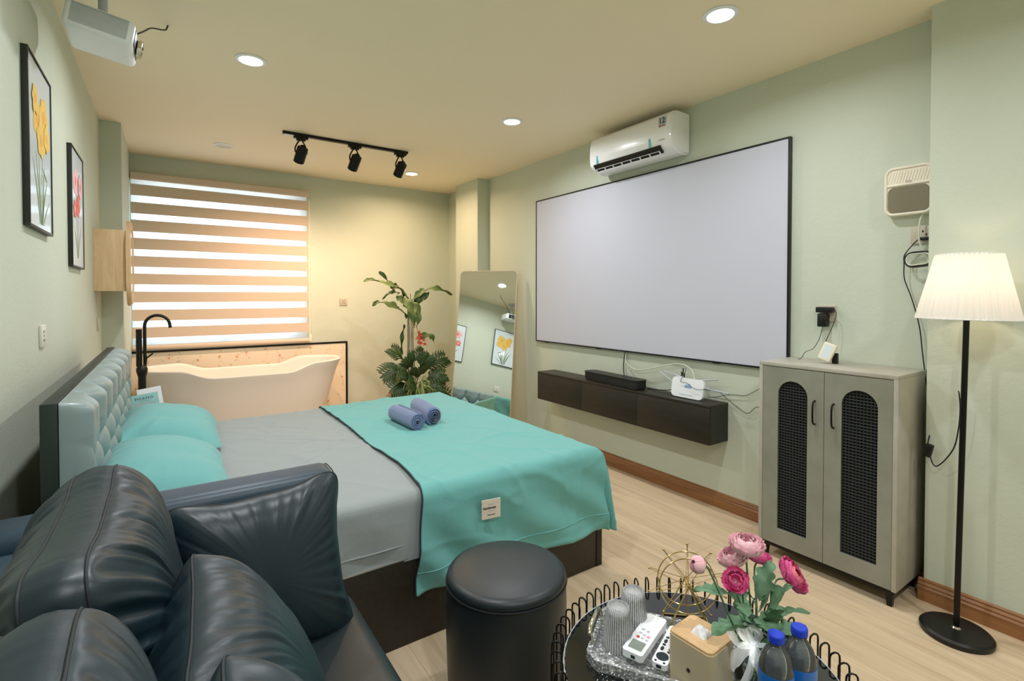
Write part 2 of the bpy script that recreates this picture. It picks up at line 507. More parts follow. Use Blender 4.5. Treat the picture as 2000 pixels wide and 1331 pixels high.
def text(body, size, mx, m, parent, name='lettering', extrude=0.0003, bold=0.0, align='CENTER', spacing=1.0):
    cu = bpy.data.curves.new('tmp_text', 'FONT')
    cu.body = body; cu.size = size; cu.extrude = extrude; cu.offset = bold
    cu.align_x = align; cu.align_y = 'CENTER'; cu.space_character = spacing; cu.resolution_u = 3
    o = bpy.data.objects.new('tmp_text', cu)
    COL.objects.link(o)
    dg = bpy.context.evaluated_depsgraph_get()
    me_ = bpy.data.meshes.new_from_object(o.evaluated_get(dg))
    bpy.data.objects.remove(o); bpy.data.curves.remove(cu)
    off = Vector((0, 0, 0)); p = parent
    while p: off += Vector(p.location); p = p.parent
    me_.transform(Matrix.Translation(-off) @ mx)
    me_.materials.clear(); me_.materials.append(m)
    r = bpy.data.objects.new(name, me_)
    COL.objects.link(r); r.parent = parent
    return r
def nz3(x, y, z): return noise.noise(Vector((x, y, z)))

# ------------------------------------------------------------------ room shell
struct(MB().box(XL - 0.2, XR + 0.2, YF - 0.2, YB + 0.2, -0.1, 0).build('floor', M['floor'], smooth=False))
struct(MB().box(XL - 0.2, XR + 0.2, YF - 0.2, YB + 0.2, CEIL, CEIL + 0.1).build('ceiling', M['ceil'], smooth=False))
# left wall with its pier near the window, right wall with its two piers
struct(MB().prism([(XL, YF), (XL, 4.83), (-0.28, 4.83), (-0.28, YB), (-0.6, YB), (-0.6, YF)], 0, CEIL).build('wall_left', M['wall'], smooth=False))
struct(MB().prism([(2.86, YF), (2.86, 0.821), (XR, 0.821), (XR, 4.86), (2.86, 4.86), (2.86, 5.37), (XR, 5.37), (XR, YB), (3.2, YB), (3.2, YF)], 0, CEIL).build('wall_right', M['wall'], smooth=False))
struct(MB().box(-0.6, 3.2, YF - 0.2, YF, 0, CEIL).build('wall_front', M['wall'], smooth=False))
WX0, WX1, WZ0, WZ1 = -0.27, 1.20, 0.93, 2.46
w = MB()
w.box(-0.6, WX0, YB, YB + 0.2, 0, CEIL); w.box(WX1, 3.2, YB, YB + 0.2, 0, CEIL)
w.box(WX0, WX1, YB, YB + 0.2, 0, WZ0); w.box(WX0, WX1, YB, YB + 0.2, WZ1, CEIL)
struct(w.build('wall_back', M['wall'], smooth=False))
w = MB()
for a, b in ((WX0, WX0 + 0.05), (0.44, 0.50), (WX1 - 0.05, WX1)): w.box(a, b, YB + 0.08, YB + 0.14, WZ0, WZ1, 0.004)
w.box(WX0, WX1, YB + 0.08, YB + 0.14, WZ0, WZ0 + 0.05, 0.004); w.box(WX0, WX1, YB + 0.08, YB + 0.14, WZ1 - 0.05, WZ1, 0.004)
win = struct(w.build('window_1', M['white']))
pn = MB().box(WX0 + 0.04, WX1 - 0.04, YB + 0.105, YB + 0.112, WZ0 + 0.04, WZ1 - 0.04).build('pane', M['pane'], win, smooth=False)

# skirting with a moulded profile
def skirt(name, pts, nrm):
    prof = [(0, 0), (0.018, 0), (0.018, 0.060), (0.013, 0.068), (0.015, 0.076), (0.009, 0.086), (0.010, 0.093), (0, 0.10)]
    w_ = MB()
    for (a, b), n_ in zip(pts, nrm):
        t_ = bmesh.new()
        A = [t_.verts.new((a[0] + n_[0] * p, a[1] + n_[1] * p, z)) for p, z in prof]
        B = [t_.verts.new((b[0] + n_[0] * p, b[1] + n_[1] * p, z)) for p, z in prof]
        k = len(prof)
        for i in range(k): t_.faces.new((A[i], A[(i + 1) % k], B[(i + 1) % k], B[i]))
        t_.faces.new(A); t_.faces.new(B[::-1])
        w_.add(t_)
    return struct(w_.build(name, M['skirt'], angle=20))
skirt('baseboard_right', [((XR, 0.821), (XR, 4.86)), ((2.86, YF), (2.86, 0.839)), ((2.86, 0.821), (XR, 0.821))], [(-1, 0), (-1, 0), (0, 1)])
skirt('baseboard_left', [((XL, YF), (XL, 4.83))], [(1, 0)])
skirt('baseboard_back', [((1.70, YB), (XR, YB))], [(0, -1)])
tile_o = struct(MB().box(WX0 - 0.01, 1.665, 5.79, YB, 0, 0.865).build('trim_1', M['tile'], smooth=False))
# the printed sprigs belong to the tile's own mesh, one material slot each
rnd = random.Random(21)
TMX = Matrix(((1, 0, 0, 0), (0, 0, -1, 5.79), (0, 1, 0, 0), (0, 0, 0, 1)))
pats = {'tileleaf': MB(), 'tiledark': MB(), 'tilerose': MB(), 'tilepale': MB()}
def blob(mt, cx, cz, ang, ln, wd, n=8):
    if not (WX0 < cx < 1.64 and 0.02 < cz < 0.85): return
    pts_ = [(cx + ln / 2 * math.cos(k * 2 * PI / n) * math.cos(ang) - wd / 2 * math.sin(k * 2 * PI / n) * math.sin(ang), cz + ln / 2 * math.cos(k * 2 * PI / n) * math.sin(ang) + wd / 2 * math.sin(k * 2 * PI / n) * math.cos(ang)) for k in range(n)]
    pats[mt].prism(pts_, 0.00005, 0.0003 + 0.0001 * rnd.random(), TMX)
for gx in range(13):
    for gz in range(6):
        cx, cz = -0.2 + gx * 0.15 + rnd.uniform(-.04, .04), 0.08 + gz * 0.145 + rnd.uniform(-.03, .03)
        ang = rnd.uniform(0.3, 2.8)
        for k in range(6):
            q = k / 5 - 0.5
            a_ = ang + 0.8 * q
            x_, z_ = cx + 0.09 * q * math.cos(ang) , cz + 0.09 * q * math.sin(ang) + 0.012 * math.sin(5 * q)
            blob('tilepale', x_, z_, a_, 0.022, 0.0012)
            sd_ = rnd.choice((-1, 1))
            blob(rnd.choice(('tileleaf', 'tiledark', 'tileleaf', 'tilepale')), x_ - sd_ * 0.009 * math.sin(a_), z_ + sd_ * 0.009 * math.cos(a_), a_ + sd_ * 0.9, rnd.uniform(0.008, 0.015), rnd.uniform(0.003, 0.006))
        if rnd.random() < 0.55:
            fx, fz = cx + rnd.uniform(-.02, .02), cz + rnd.uniform(-.02, .02)
            for k in range(5): blob('tilerose', fx + 0.007 * math.cos(k * 1.26), fz + 0.007 * math.sin(k * 1.26), k * 1.26, 0.015, 0.010)
bmj = bmesh.new(); bmj.from_mesh(tile_o.data)
for i_, (mt, w_) in enumerate(pats.items()):
    me_ = bpy.data.meshes.new('tmp'); w_.bm.to_mesh(me_); w_.bm.free()
    n0 = len(bmj.faces); bmj.from_mesh(me_); bmj.faces.ensure_lookup_table()
    for f_ in bmj.faces[n0:]: f_.material_index = i_ + 1
    bpy.data.meshes.remove(me_)
    tile_o.data.materials.append(M[mt])
bmj.to_mesh(tile_o.data); bmj.free()
w = MB(); w.box(-0.28, 1.685, 5.782, YB - 0.001, 0.865, 0.882); w.box(1.665, 1.685, 5.782, YB - 0.001, 0, 0.865)
struct(w.build('trim_2', M['blackmetal'], smooth=False))

# ------------------------------------------------------------------ blind
bl = thing('zebra_blind', 'beige and sheer striped roller blind pulled down over the window', 'blind', (0.5, 5.77, 0.9))
HD = MB().box(-0.275, 1.275, 5.725, 5.815, 2.462, 2.53, 0.012, 3).build('head_rail', M['blind'], bl)
bands = [(2.421, 2.319), (2.256, 2.154), (2.094, 1.989), (1.929, 1.827), (1.764, 1.666), (1.603, 1.505), (1.437, 1.339), (1.271, 1.168), (1.108, 1.010)]
for zt, zb in bands:
    MB().box(-0.27, 1.258, 5.742, 5.7435, zb, zt).build('fabric_stripe', M['blind'], bl, smooth=False)
zz = [2.465] + [v for b_ in bands for v in b_] + [0.945]
w = MB()
for i in range(0, len(zz), 2): w.box(-0.27, 1.245, 5.7422, 5.7432, zz[i + 1], zz[i])
w.build('sheer_stripe', M['sheer'], bl, smooth=False)
MB().tube([(-0.27, 5.742, 0.918), (1.262, 5.742, 0.918)], 0.024, 16).build('bottom_rail', M['blind'], bl)
w = MB(); w.tube([(1.268, 5.735, 2.46), (1.268, 5.735, 0.93)], 0.003, 6); w.tube([(1.274, 5.735, 2.46), (1.274, 5.735, 0.93)], 0.003, 6)
w.box(1.258, 1.284, 5.72, 5.75, 0.90, 0.98, 0.006); w.build('pull_chain', M['cream'], bl)
MB().box(1.262, 1.282, 5.725, 5.75, 2.445, 2.462, 0.003).build('rail_end', M['antenna'], bl)

# ------------------------------------------------------------------ ceiling lights
def downlight(x, y, kind, label):
    t_ = thing('ceiling_downlight', label, 'ceiling light', (x, y, CEIL), 'recessed ceiling downlights')
    MB().lathe([(0.060, 0), (0.078, -0.001), (0.078, -0.004), (0.060, -0.008)], 40, Matrix.Translation((x, y, CEIL)), True).build('trim_ring', M['white'], t_)
    MB().lathe([(0, -0.0035), (0.061, -0.0035), (0.061, -0.0005), (0, -0.0005)], 40, Matrix.Translation((x, y, CEIL))).build('diffuser', M[kind], t_)
downlight(0.393, 3.141, 'led', 'lit white downlight between the projector and the black track lights')
downlight(2.135, 1.402, 'led', 'lit white downlight nearest the camera, at the top right')
downlight(2.144, 3.134, 'led', 'lit white downlight to the left of the air conditioner')
downlight(2.167, 5.07, 'ledw', 'small warm lit downlight beside the last black spotlight')
downlight(0.41, 5.05, 'ledoff', 'unlit round downlight left of the black track')
downlight(0.393, 1.402, 'led', 'lit white downlight seen only in the leaning mirror')

# ------------------------------------------------------------------ track with three heads
tr = thing('ceiling_track', 'black ceiling light track in front of the window blind', 'light track', (1.28, 4.34, CEIL))
MB().box(0.765, 1.815, 4.322, 4.358, CEIL - 0.022, CEIL - 0.0005, 0.002).build('rail', M['blackmetal'], tr)
MB().box(0.775, 0.86, 4.326, 4.354, CEIL - 0.028, CEIL - 0.022, 0.002).build('feed_cover', M['white'], tr)
places = ['leftmost of the three black spotlights on the track', 'middle of the three black spotlights on the track', 'rightmost black spotlight, beside the warm downlight']
for i, tx in enumerate(TRACK_X):
    t_ = thing('track_spotlight', places[i], 'spotlight', (tx, 4.34, 2.685), 'black spotlights on the ceiling track')
    MB().box(tx - 0.055, tx + 0.055, 4.322, 4.358, 2.668, 2.6875, 0.004).box(tx - 0.035, tx + 0.035, 4.327, 4.353, 2.652, 2.669, 0.004).build('adapter', M['blackmetal'], t_)
    c_ = Vector((tx, 4.34, 2.545))
    side = AIM.cross(Vector((0, 0, 1))).normalized()
    pts_ = [c_ + side * 0.046 - AIM * 0.01, c_ + side * 0.044 + Vector((0, 0, 0.05)), c_ + side * 0.012 + Vector((0, 0, 0.108)), c_ - side * 0.012 + Vector((0, 0, 0.108)), c_ - side * 0.044 + Vector((0, 0, 0.05)), c_ - side * 0.046 - AIM * 0.01]
    MB().tube(smooth_path(pts_, 5), 0.006, 8).build('yoke', M['blackmetal'], t_)
    q = AIM.to_track_quat('Z', 'Y').to_matrix().to_4x4()
    mx_ = Matrix.Translation(c_) @ q
    MB().lathe([(0, -0.075), (0.020, -0.075), (0.026, -0.062), (0.040, -0.058), (0.042, -0.052), (0.042, 0.068), (0.038, 0.068), (0.036, 0.045), (0, 0.045)], 32, mx_).build('lamp_head', M['blackmetal'], t_)
    MB().lathe([(0, 0.0465), (0.034, 0.0465), (0.034, 0.050), (0, 0.050)], 24, mx_).build('lens', M['ledw'], t_)

# ------------------------------------------------------------------ projector
pj = thing('projector', 'white ceiling-hung projector at the top left corner', 'projector', (-0.20, 2.63, CEIL))
PM = Matrix.Translation((-0.205, 2.63, 2.455)) @ Matrix.Rotation(R(9), 4, 'Y')
MB().box(-0.11, 0.105, -0.125, 0.125, -0.05, 0.05, 0.018, 4, PM).build('body', M['white'], pj)
w = MB()
for k in range(16): w.box(-0.09, 0.085, -0.1265, -0.124, -0.034 + k * 0.0048, -0.0316 + k * 0.0048, 0, 1, PM)
w.build('side_vent', M['greybtn'], pj)
MB().box(0.100, 0.108, -0.085, 0.085, -0.030, 0.034, 0.003, 2, PM).build('front_panel', M['black'], pj)
LM = PM @ Matrix.Translation((0.108, 0.02, 0.0)) @ Matrix.Rotation(R(90), 4, 'Y')
MB().lathe([(0.030, 0), (0.036, 0.004), (0.036, 0.018), (0.029, 0.020), (0.027, 0.006)], 32, LM, True).build('lens_ring', M['chrome'], pj)
MB().lathe([(0, 0.012), (0.012, 0.010), (0.027, 0.005), (0.027, 0.002), (0, 0.002)], 32, LM).build('lens_glass', mat('projector_lens', (60, 80, 110), 0.05, spec=1.0, coat=1.0), pj)
w = MB(); w.box(-0.04, 0.04, -0.04, 0.04, 0.048, 0.058, 0.003, 2, PM); w.tube([(-0.205, 2.63, 2.50), (-0.205, 2.63, CEIL)], 0.016, 12)
w.lathe([(0, 0), (0.05, 0), (0.045, -0.02), (0, -0.02)], 24, Matrix.Translation((-0.205, 2.63, CEIL - 0.0005))); w.build('ceiling_mount', M['antenna'], pj)
tag(MB().tube(smooth_path([(-0.12, 2.70, 2.505), (-0.08, 2.78, 2.57), (-0.05, 2.86, 2.63), (0.0, 2.95, 2.675), (0.013, 2.972, CEIL)], 6), 0.0035, 6).build('projector_cable', M['black']), 'short black cable from the projector to the ceiling', 'cable')

# ------------------------------------------------------------------ framed prints on the left wall
def petal_poly(cx, cz, ang, ln, wd, n=12):
    pts_ = []
    for k in range(n):
        a = 2 * PI * k / n
        u = ln * (0.5 + 0.5 * math.cos(a)); v_ = wd * 0.5 * math.sin(a) * (0.7 + 0.5 * math.sin(min(PI, u / ln * PI)))
        pts_.append((cx + u * math.cos(ang) - v_ * math.sin(ang), cz + u * math.sin(ang) + v_ * math.cos(ang)))
    return pts_
def wall_poly(w_, poly, x, th):
    # poly in (Y, Z) laid on the left wall plane X = x
    mx_ = Matrix(((0, 0, 1, x), (1, 0, 0, 0), (0, 1, 0, 0), (0, 0, 0, 1)))
    w_.prism(poly, 0, th, mx_)
def picture(y0, y1, z0, z1, label, flowers, leafs):
    t_ = thing('framed_print', label, 'picture', (XL, (y0 + y1) / 2, z0), 'framed flower prints')
    f = 0.009; d = 0.020
    w_ = MB()
    w_.box(XL, XL + d, y0, y1, z0, z0 + f, 0.001); w_.box(XL, XL + d, y0, y1, z1 - f, z1, 0.001)
    w_.box(XL, XL + d, y0, y0 + f, z0 + f, z1 - f, 0.001); w_.box(XL, XL + d, y1 - f, y1, z0 + f, z1 - f, 0.001)
    w_.build('picture_frame', M['darkside'], t_)
    pr_ = MB().box(XL + 0.004, XL + d - 0.004, y0 + f, y1 - f, z0 + f, z1 - f).build('print', M['canvas'], t_, smooth=False)
    x_ = XL + d - 0.0038
    rnd = random.Random(len(label))
    sw = MB()
    for (sy, sz, ty, tz, wd) in leafs:
        n = 8; L_, R_ = [], []
        for k in range(n + 1):
            u = k / n
            yy = sy + (ty - sy) * u ** 1.4; z_ = sz + (tz - sz) * u
            hw = wd * 0.5 * math.sin(PI * (0.15 + 0.84 * u))
            L_.append((yy - hw, z_)); R_.append((yy + hw, z_))
        wall_poly(sw, L_ + R_[::-1], x_ - 0.0001, 0.0004)
    sw.build('painted_leaf', M['printg'], pr_, smooth=False)
    for fi, (cy, cz, rad, mt, mc) in enumerate(flowers):
        lift = fi * 0.0006
        a0 = rnd.random() * 3
        pw = MB()
        for k in range(6):
            a = a0 + k * PI / 3
            wall_poly(pw, petal_poly(cy, cz, a, rad * rnd.uniform(.85, 1.05), rad * 0.72), x_ + 0.0003 + lift + k * 0.00006, 0.0002)
        fl = pw.build('painted_flower', M[mt], pr_, smooth=False)
        cw = MB()
        wall_poly(cw, [(cy + rad * 0.3 * math.cos(k * PI / 6) * rnd.uniform(.8, 1.1), cz + rad * 0.3 * math.sin(k * PI / 6)) for k in range(12)], x_ + 0.0006 + lift, 0.0003)
        cw.build('flower_centre', M[mc], pr_, smooth=False)
picture(2.385, 2.805, 1.645, 2.268, 'black-framed print of yellow daffodils, nearer of two on the left wall',
        [(2.545, 2.06, 0.088, 'yellow', 'orange'), (2.655, 2.09, 0.088, 'yellow', 'orange'), (2.60, 1.99, 0.080, 'yellow', 'orange'), (2.50, 2.12, 0.06, 'yellow', 'orange'), (2.70, 2.02, 0.06, 'yellow', 'orange')],
        [(2.59, 1.67, 2.55, 2.00, 0.007), (2.60, 1.67, 2.63, 1.96, 0.007), (2.57, 1.67, 2.46, 1.90, 0.020), (2.61, 1.67, 2.72, 1.86, 0.018), (2.59, 1.67, 2.51, 1.93, 0.016), (2.62, 1.67, 2.66, 1.90, 0.018), (2.64, 1.67, 2.76, 1.78, 0.012), (2.70, 1.85, 2.62, 1.89, 0.028)])
picture(3.33, 3.75, 1.548, 2.165, 'black-framed print of red and pink flowers, farther along the left wall',
        [(3.47, 2.00, 0.080, 'printp', 'printr'), (3.55, 1.88, 0.070, 'printr', 'printr'), (3.44, 1.85, 0.055, 'printr', 'printp'), (3.62, 1.99, 0.075, 'printp', 'printr')],
        [(3.53, 1.60, 3.48, 1.93, 0.007), (3.53, 1.60, 3.56, 1.84, 0.007), (3.52, 1.60, 3.42, 1.76, 0.018), (3.54, 1.60, 3.66, 1.78, 0.018)])

# ------------------------------------------------------------------ sockets
def wall_socket(name_label, origin, ex, w_, h_, mt, hole=True, nm='wall_socket', cat='socket'):
    """origin = centre on the wall, ex = outward normal"""
    up = Vector((0, 0, 1)); n_ = Vector(ex); s_ = up.cross(n_)
    mx_ = Matrix(((s_.x, up.x, n_.x, origin[0]), (s_.y, up.y, n_.y, origin[1]), (s_.z, up.z, n_.z, origin[2]), (0, 0, 0, 1)))
    t_ = thing(nm, name_label, cat, origin)
    MB().box(-w_ / 2, w_ / 2, -h_ / 2, h_ / 2, 0, 0.009, 0.003, 2, mx_).build('plate', M[mt], t_)
    if hole:
        q = MB()
        for (a, b) in ((-0.014, 0.016), (0.014, 0.016), (0, 0), (-0.012, -0.018), (0.012, -0.018)):
            q.box(a - 0.003, a + 0.003, b - 0.005, b + 0.005, 0.0085, 0.0096, 0, 1, mx_)
        q.build('pin_hole', M['ink'], t_)
    else:
        MB().box(-w_ / 2 + 0.008, w_ / 2 - 0.008, -h_ / 2 + 0.008, h_ / 2 - 0.008, 0.009, 0.012, 0.001, 2, mx_).build('rocker', M[mt], t_)
    return t_
wall_socket('beige wall socket on the left wall above the headboard', (XL, 2.655, 1.243), (1, 0, 0), 0.086, 0.086, 'socketw')
wall_socket('narrow light switch on the left wall below the wooden cabinet', (XL, 4.546, 1.20), (1, 0, 0), 0.07, 0.09, 'socket', False, 'light_switch', 'switch')
wall_socket('beige socket on the back wall between blind and plant', (1.651, YB, 1.33), (0, -1, 0), 0.086, 0.086, 'socket')
wall_socket('double socket on the right wall under the doorbell box', (XR, 0.868, 1.693), (-1, 0, 0), 0.125, 0.086, 'socket')
wall_socket('beige socket above the cabinet with black chargers in it', (XR, 1.303, 1.302), (-1, 0, 0), 0.086, 0.090, 'socket')

# ------------------------------------------------------------------ wooden wall cabinet with oval mirror door
cb = thing('mirror_cabinet', 'small oak wall cabinet with a rounded mirror door by the window', 'cabinet', (XL, 4.55, 1.43))
MB().box(XL, -0.238, 4.37, 4.72, 1.432, 1.852, 0.002).build('body', M['oakbox'], cb)
def stadium(hw, hh, r, n=10):
    pts_ = []
    for cx, cz, a0 in ((hw - r, hh - r, 0), (-hw + r, hh - r, 90), (-hw + r, -hh + r, 180), (hw - r, -hh + r, 270)):
        for k in range(n + 1):
            a = R(a0 + 90 * k / n); pts_.append((cx + r * math.cos(a), cz + r * math.sin(a)))
    return pts_
DM = Matrix(((0, 0, 1, -0.236), (1, 0, 0, 4.545), (0, 1, 0, 1.63), (0, 0, 0, 1)))
MB().prism(stadium(0.205, 0.302, 0.18), 0, 0.020, DM).build('door', M['oakbox'], cb)
dr = cb.children[-1]
w = MB()
for a, b, e in ((0.190, 0.287, 0.165), (0.160, 0.257, 0.135)):
    pts_ = [DM @ Vector((p[0], p[1], 0.0215)) for p in stadium(a, b, e)]
    w.tube(pts_, 0.006, 8, True)
w.build('door_moulding', M['oakbox'], cb)
MB().prism(stadium(0.150, 0.247, 0.13), 0.0200, 0.0225, DM).build('mirror', M['mirror'], cb)

# ------------------------------------------------------------------ bath and tap
tb = thing('bathtub', 'white freestanding bathtub with raised ends under the window', 'bathtub', (0.62, 5.34, 0))
def tub_rim(dx):
    a = abs(dx)
    s_ = min(1, max(0, (a - 0.30) / 0.25)); s_ = s_ * s_ * (3 - 2 * s_)
    return 0.695 + 0.07 * s_ + 0.02 * max(0, a - 0.5)
def sup(a, hx, hy, n):
    c_, s_ = math.cos(a), math.sin(a)
    return hx * math.copysign(abs(c_) ** (2 / n), c_), hy * math.copysign(abs(s_) ** (2 / n), s_)
def tub(u, v):
    a = 2 * PI * u
    # v: 0 bottom centre outside -> rim -> inner bottom centre
    lv = [(0.0, 0.0, 0), (0.58, 0.0, 0), (0.60, 0.02, 0), (0.66, 0.25, 0), (0.735, 0.55, 0), (0.80, 0.85, 0), (0.838, 0.965, 0), (0.845, 0.99, 0), (0.838, 1.0, 0), (0.820, 1.0, 0), (0.808, 0.985, 0), (0.79, 0.9, 0), (0.70, 0.5, 0), (0.60, 0.28, 0), (0.45, 0.22, 0), (0.0, 0.20, 0)]
    x_ = v * (len(lv) - 1); i = min(int(x_), len(lv) - 2); f = x_ - i
    hx = lv[i][0] * (1 - f) + lv[i + 1][0] * f; hz = lv[i][1] * (1 - f) + lv[i + 1][1] * f
    k = 0.445 if hx > 0.7 else 0.445
    X_, Y_ = sup(a, hx, hx * k, 2.6)
    return Vector((0.62 + X_, 5.34 + Y_, hz * tub_rim(X_)))
MB().grid(96, 46, tub, closed_u=True).build('basin', M['tub'], tb, angle=60)
MB().lathe([(0, 0), (0.03, 0), (0.03, 0.006), (0, 0.008)], 24, Matrix.Translation((0.62, 5.34, 0.139))).build('drain', M['chrome'], tb)
fc = thing('bath_tap', 'tall black floor-standing bath tap with gooseneck spout', 'tap', (-0.175, 4.93, 0))
MB().tube([(-0.175, 4.93, 0), (-0.175, 4.93, 0.78)], 0.026, 20).lathe([(0, 0), (0.06, 0), (0.055, 0.02), (0, 0.02)], 24, Matrix.Translation((-0.175, 4.93, 0))).build('column', M['black'], fc)
MB().lathe([(0, 0.76), (0.027, 0.76), (0.038, 0.80), (0.038, 0.825), (0.022, 0.85), (0, 0.85)], 24, Matrix.Translation((-0.175, 4.93, 0))).build('valve_body', M['black'], fc)
MB().tube([(-0.192, 4.93, 0.84), (-0.192, 4.93, 1.135)], 0.020, 16).build('hand_shower', M['black'], fc)
pts_ = [(-0.155, 4.93, 0.84), (-0.155, 4.93, 1.13)] + [(-0.072 - 0.083 * math.cos(a), 4.93 - 0.0, 1.16 + 0.083 * math.sin(a)) for a in [R(k * 15) for k in range(0, 12)]] + [(0.014, 4.93, 1.14)]
MB().tube(pts_, 0.012, 14).build('spout', M['black'], fc)
MB().tube([(-0.15, 4.915, 0.90), (-0.10, 4.90, 0.945)], 0.006, 8).tube([(-0.15, 4.92, 0.87), (-0.15, 4.92, 0.92)], 0.010, 10).build('lever', M['black'], fc)

# ------------------------------------------------------------------ bed
BY0, BY1, BX1, BTOP = 1.88, 3.73, 1.85, 0.60
bed = thing('bed', 'double bed with black-brown storage base and tufted grey headboard', 'bed', (0.8, 2.8, 0))
w = MB()
w.box(-0.24, BX1, BY0, BY0 + 0.018, 0.0, 0.345, 0.001); w.box(-0.24, BX1, BY1 - 0.018, BY1, 0.0, 0.345, 0.001)
w.box(BX1 - 0.018, BX1 + 0.0, BY0 + 0.018, BY1 - 0.018, 0.0, 0.345, 0.001); w.box(-0.24, BX1 - 0.02, BY0 + 0.02, BY1 - 0.02, 0.28, 0.30)
w.build('bed_base', M['darkwood'], bed)
MB().box(BX1 - 0.035, BX1 + 0.002, BY0 - 0.003, BY0 + 0.02, 0.0, 0.345, 0.001).build('corner_strip', M['black'], bed)
w = MB(); w.box(-0.24, BX1, BY0 - 0.001, BY0 + 0.019, 0.345, 0.350); w.build('edge_strip', M['alu'], bed)
MB().box(-0.19, 1.82, BY0 + 0.02, BY1 - 0.02, 0.30, BTOP - 0.012, 0.05, 4).build('mattress', M['sheet'], bed)
MB().box(-0.295, -0.258, BY0 - 0.015, BY1 + 0.01, 0.0, 1.10, 0.003).build('headboard_frame', M['headframe'], bed)
NT_ = 8
hy0, hy1, hz0, hz1 = BY0 - 0.005, BY1, 0.40, 1.098
wy = (hy1 - hy0) / NT_; hzz = 0.112; ztop = 0.985
def tuft(u, v):
    y = hy0 + (hy1 - hy0) * u; z = hz0 + (hz1 - hz0) * v
    gy = (y - hy0) / wy
    if z > ztop: d = abs(math.sin(PI * gy)) ** 0.5
    else:
        q = (ztop - z) / (2 * hzz)
        a, b = gy / 1.0 * 1.0 - q * 1.0, gy + q * 1.0
        a_, b_ = abs(math.sin(PI * (gy + q))), abs(math.sin(PI * (gy - q)))
        d = (a_ * b_) ** 0.40
    e = min(1, u / 0.022, (1 - u) / 0.022) ; e = math.sqrt(max(0, 1 - (1 - max(0, e)) ** 2))
    e2 = min(1, (1 - v) / 0.06); e2 = math.sqrt(max(0, 1 - (1 - max(0, e2)) ** 2))
    if y < hy0 + wy * 0.3 or y > hy1 - wy * 0.3: d = max(d, 0.80 + 0.2 * d)
    d += 0.05 * nz3(y * 9, z * 9, 2)
    return Vector((-0.256 + (0.010 + 0.068 * d) * e * e2, y, z))
MB().grid(330, 110, tuft).build('headboard_padding', M['headleather'], bed, angle=80)
for j in range(5):
    for i in range(1, NT_ + 1):
        y = hy0 + wy * (i - (0.5 if j % 2 else 0)); z = ztop - j * hzz
        if y > hy1 - wy * 0.6 and j % 2 == 0: continue
        MB().sphere((-0.240, y, z), 0.012, 12, 8, (0.6, 1, 1)).build('button', M['headleather'], bed)

# fitted sheet
def drape(x, y, top, x1, y0, y1, r, amp, seed, flare=0.02):
    """cloth laid over the mattress: x, y are lengths along the cloth"""
    ox, oy0, oy1 = x - x1, y0 - y, y - y1
    oy = max(oy0, oy1)
    dz = 0.0
    px_, py_ = x, y
    def over(o):
        if o <= -r: return o, 0.0
        s_ = o + r
        if s_ < r * PI / 2: return -r + r * math.sin(s_ / r), r * (1 - math.cos(s_ / r))
        return 0.0, r + (s_ - r * PI / 2)
    ax, dzx = over(ox); ay, dzy = over(oy)
    px_ = x1 + ax
    py_ = (y0 - ay) if oy0 > oy1 else (y1 + ay)
    dz = max(dzx, dzy)
    mn = min(dzx, dzy)
    if mn > 0:
        px_ += mn * 0.10; py_ += (-1 if oy0 > oy1 else 1) * mn * 0.10
    n_ = nz3(x * 2.2 + seed, y * 2.2, seed) * 0.6 + nz3(x * 6 + seed, y * 5, 1) * 0.3
    rg = 1 - abs(nz3(x * 3.1 + seed, y * 3.7 + 2 * x, 4.4)) * 2
    n_ += max(0, rg) ** 6 * 0.6
    for (ca, cb, cc, cw) in ((1.0, 2.6, 0.3, 0.05), (-1.4, 2.0, 1.1, 0.04), (2.4, 0.7, 0.6, 0.06)):
        q_ = (ca * x + cb * y + cc * seed + 0.9 * nz3(x * 1.3, y * 1.3, cc * seed)) / 0.9
        d_ = abs(q_ - round(q_)); n_ += 0.55 * math.exp(-(d_ / cw) ** 2) * max(0, nz3(x * 2.1 + cc, y * 2.1, seed + cc) + 0.1) * 2
    hang = min(1.0, dz / 0.1)
    fold = hang * flare * (0.5 + 0.5 * math.sin((x + y) * 21 + 3 * nz3(x * 2, y * 2, seed))) * min(1, dz / 0.3)
    nx = 1.0 if dzx > 0.02 and dzx >= dzy else 0.0
    ny = (-1.0 if oy0 > oy1 else 1.0) if dzy > 0.02 and dzy > dzx else 0.0
    out_ = amp * n_ + fold + 0.004 * hang
    return Vector((px_ + nx * out_, py_ + ny * out_, top - dz + (amp * n_ if not (nx or ny) else 0)))
def sheetf(u, v):
    x = -0.20 + 2.05 * u; y = BY0 - 0.232 + (BY1 - BY0 + 0.464) * v
    return drape(x, y, BTOP + 0.002, 1.83, BY0 + 0.012, BY1 - 0.012, 0.045, 0.008, 3.3, 0.012)
sh = tag(MB().grid(200, 230, sheetf).build('fitted_sheet', M['sheet'], angle=80), 'grey fitted sheet over the head half of the mattress', 'bed sheet')
w = MB(); w.tube([(x_ / 50 * 2.05 - 0.2, BY0 + 0.004 - 0.006 * nz3(x_ * .3, 1, 1), 0.405 + 0.008 * nz3(x_ * 0.15, 3, 1)) for x_ in range(51)], 0.0035, 6)
w.build('hem_seam', M['sheet'], sh)

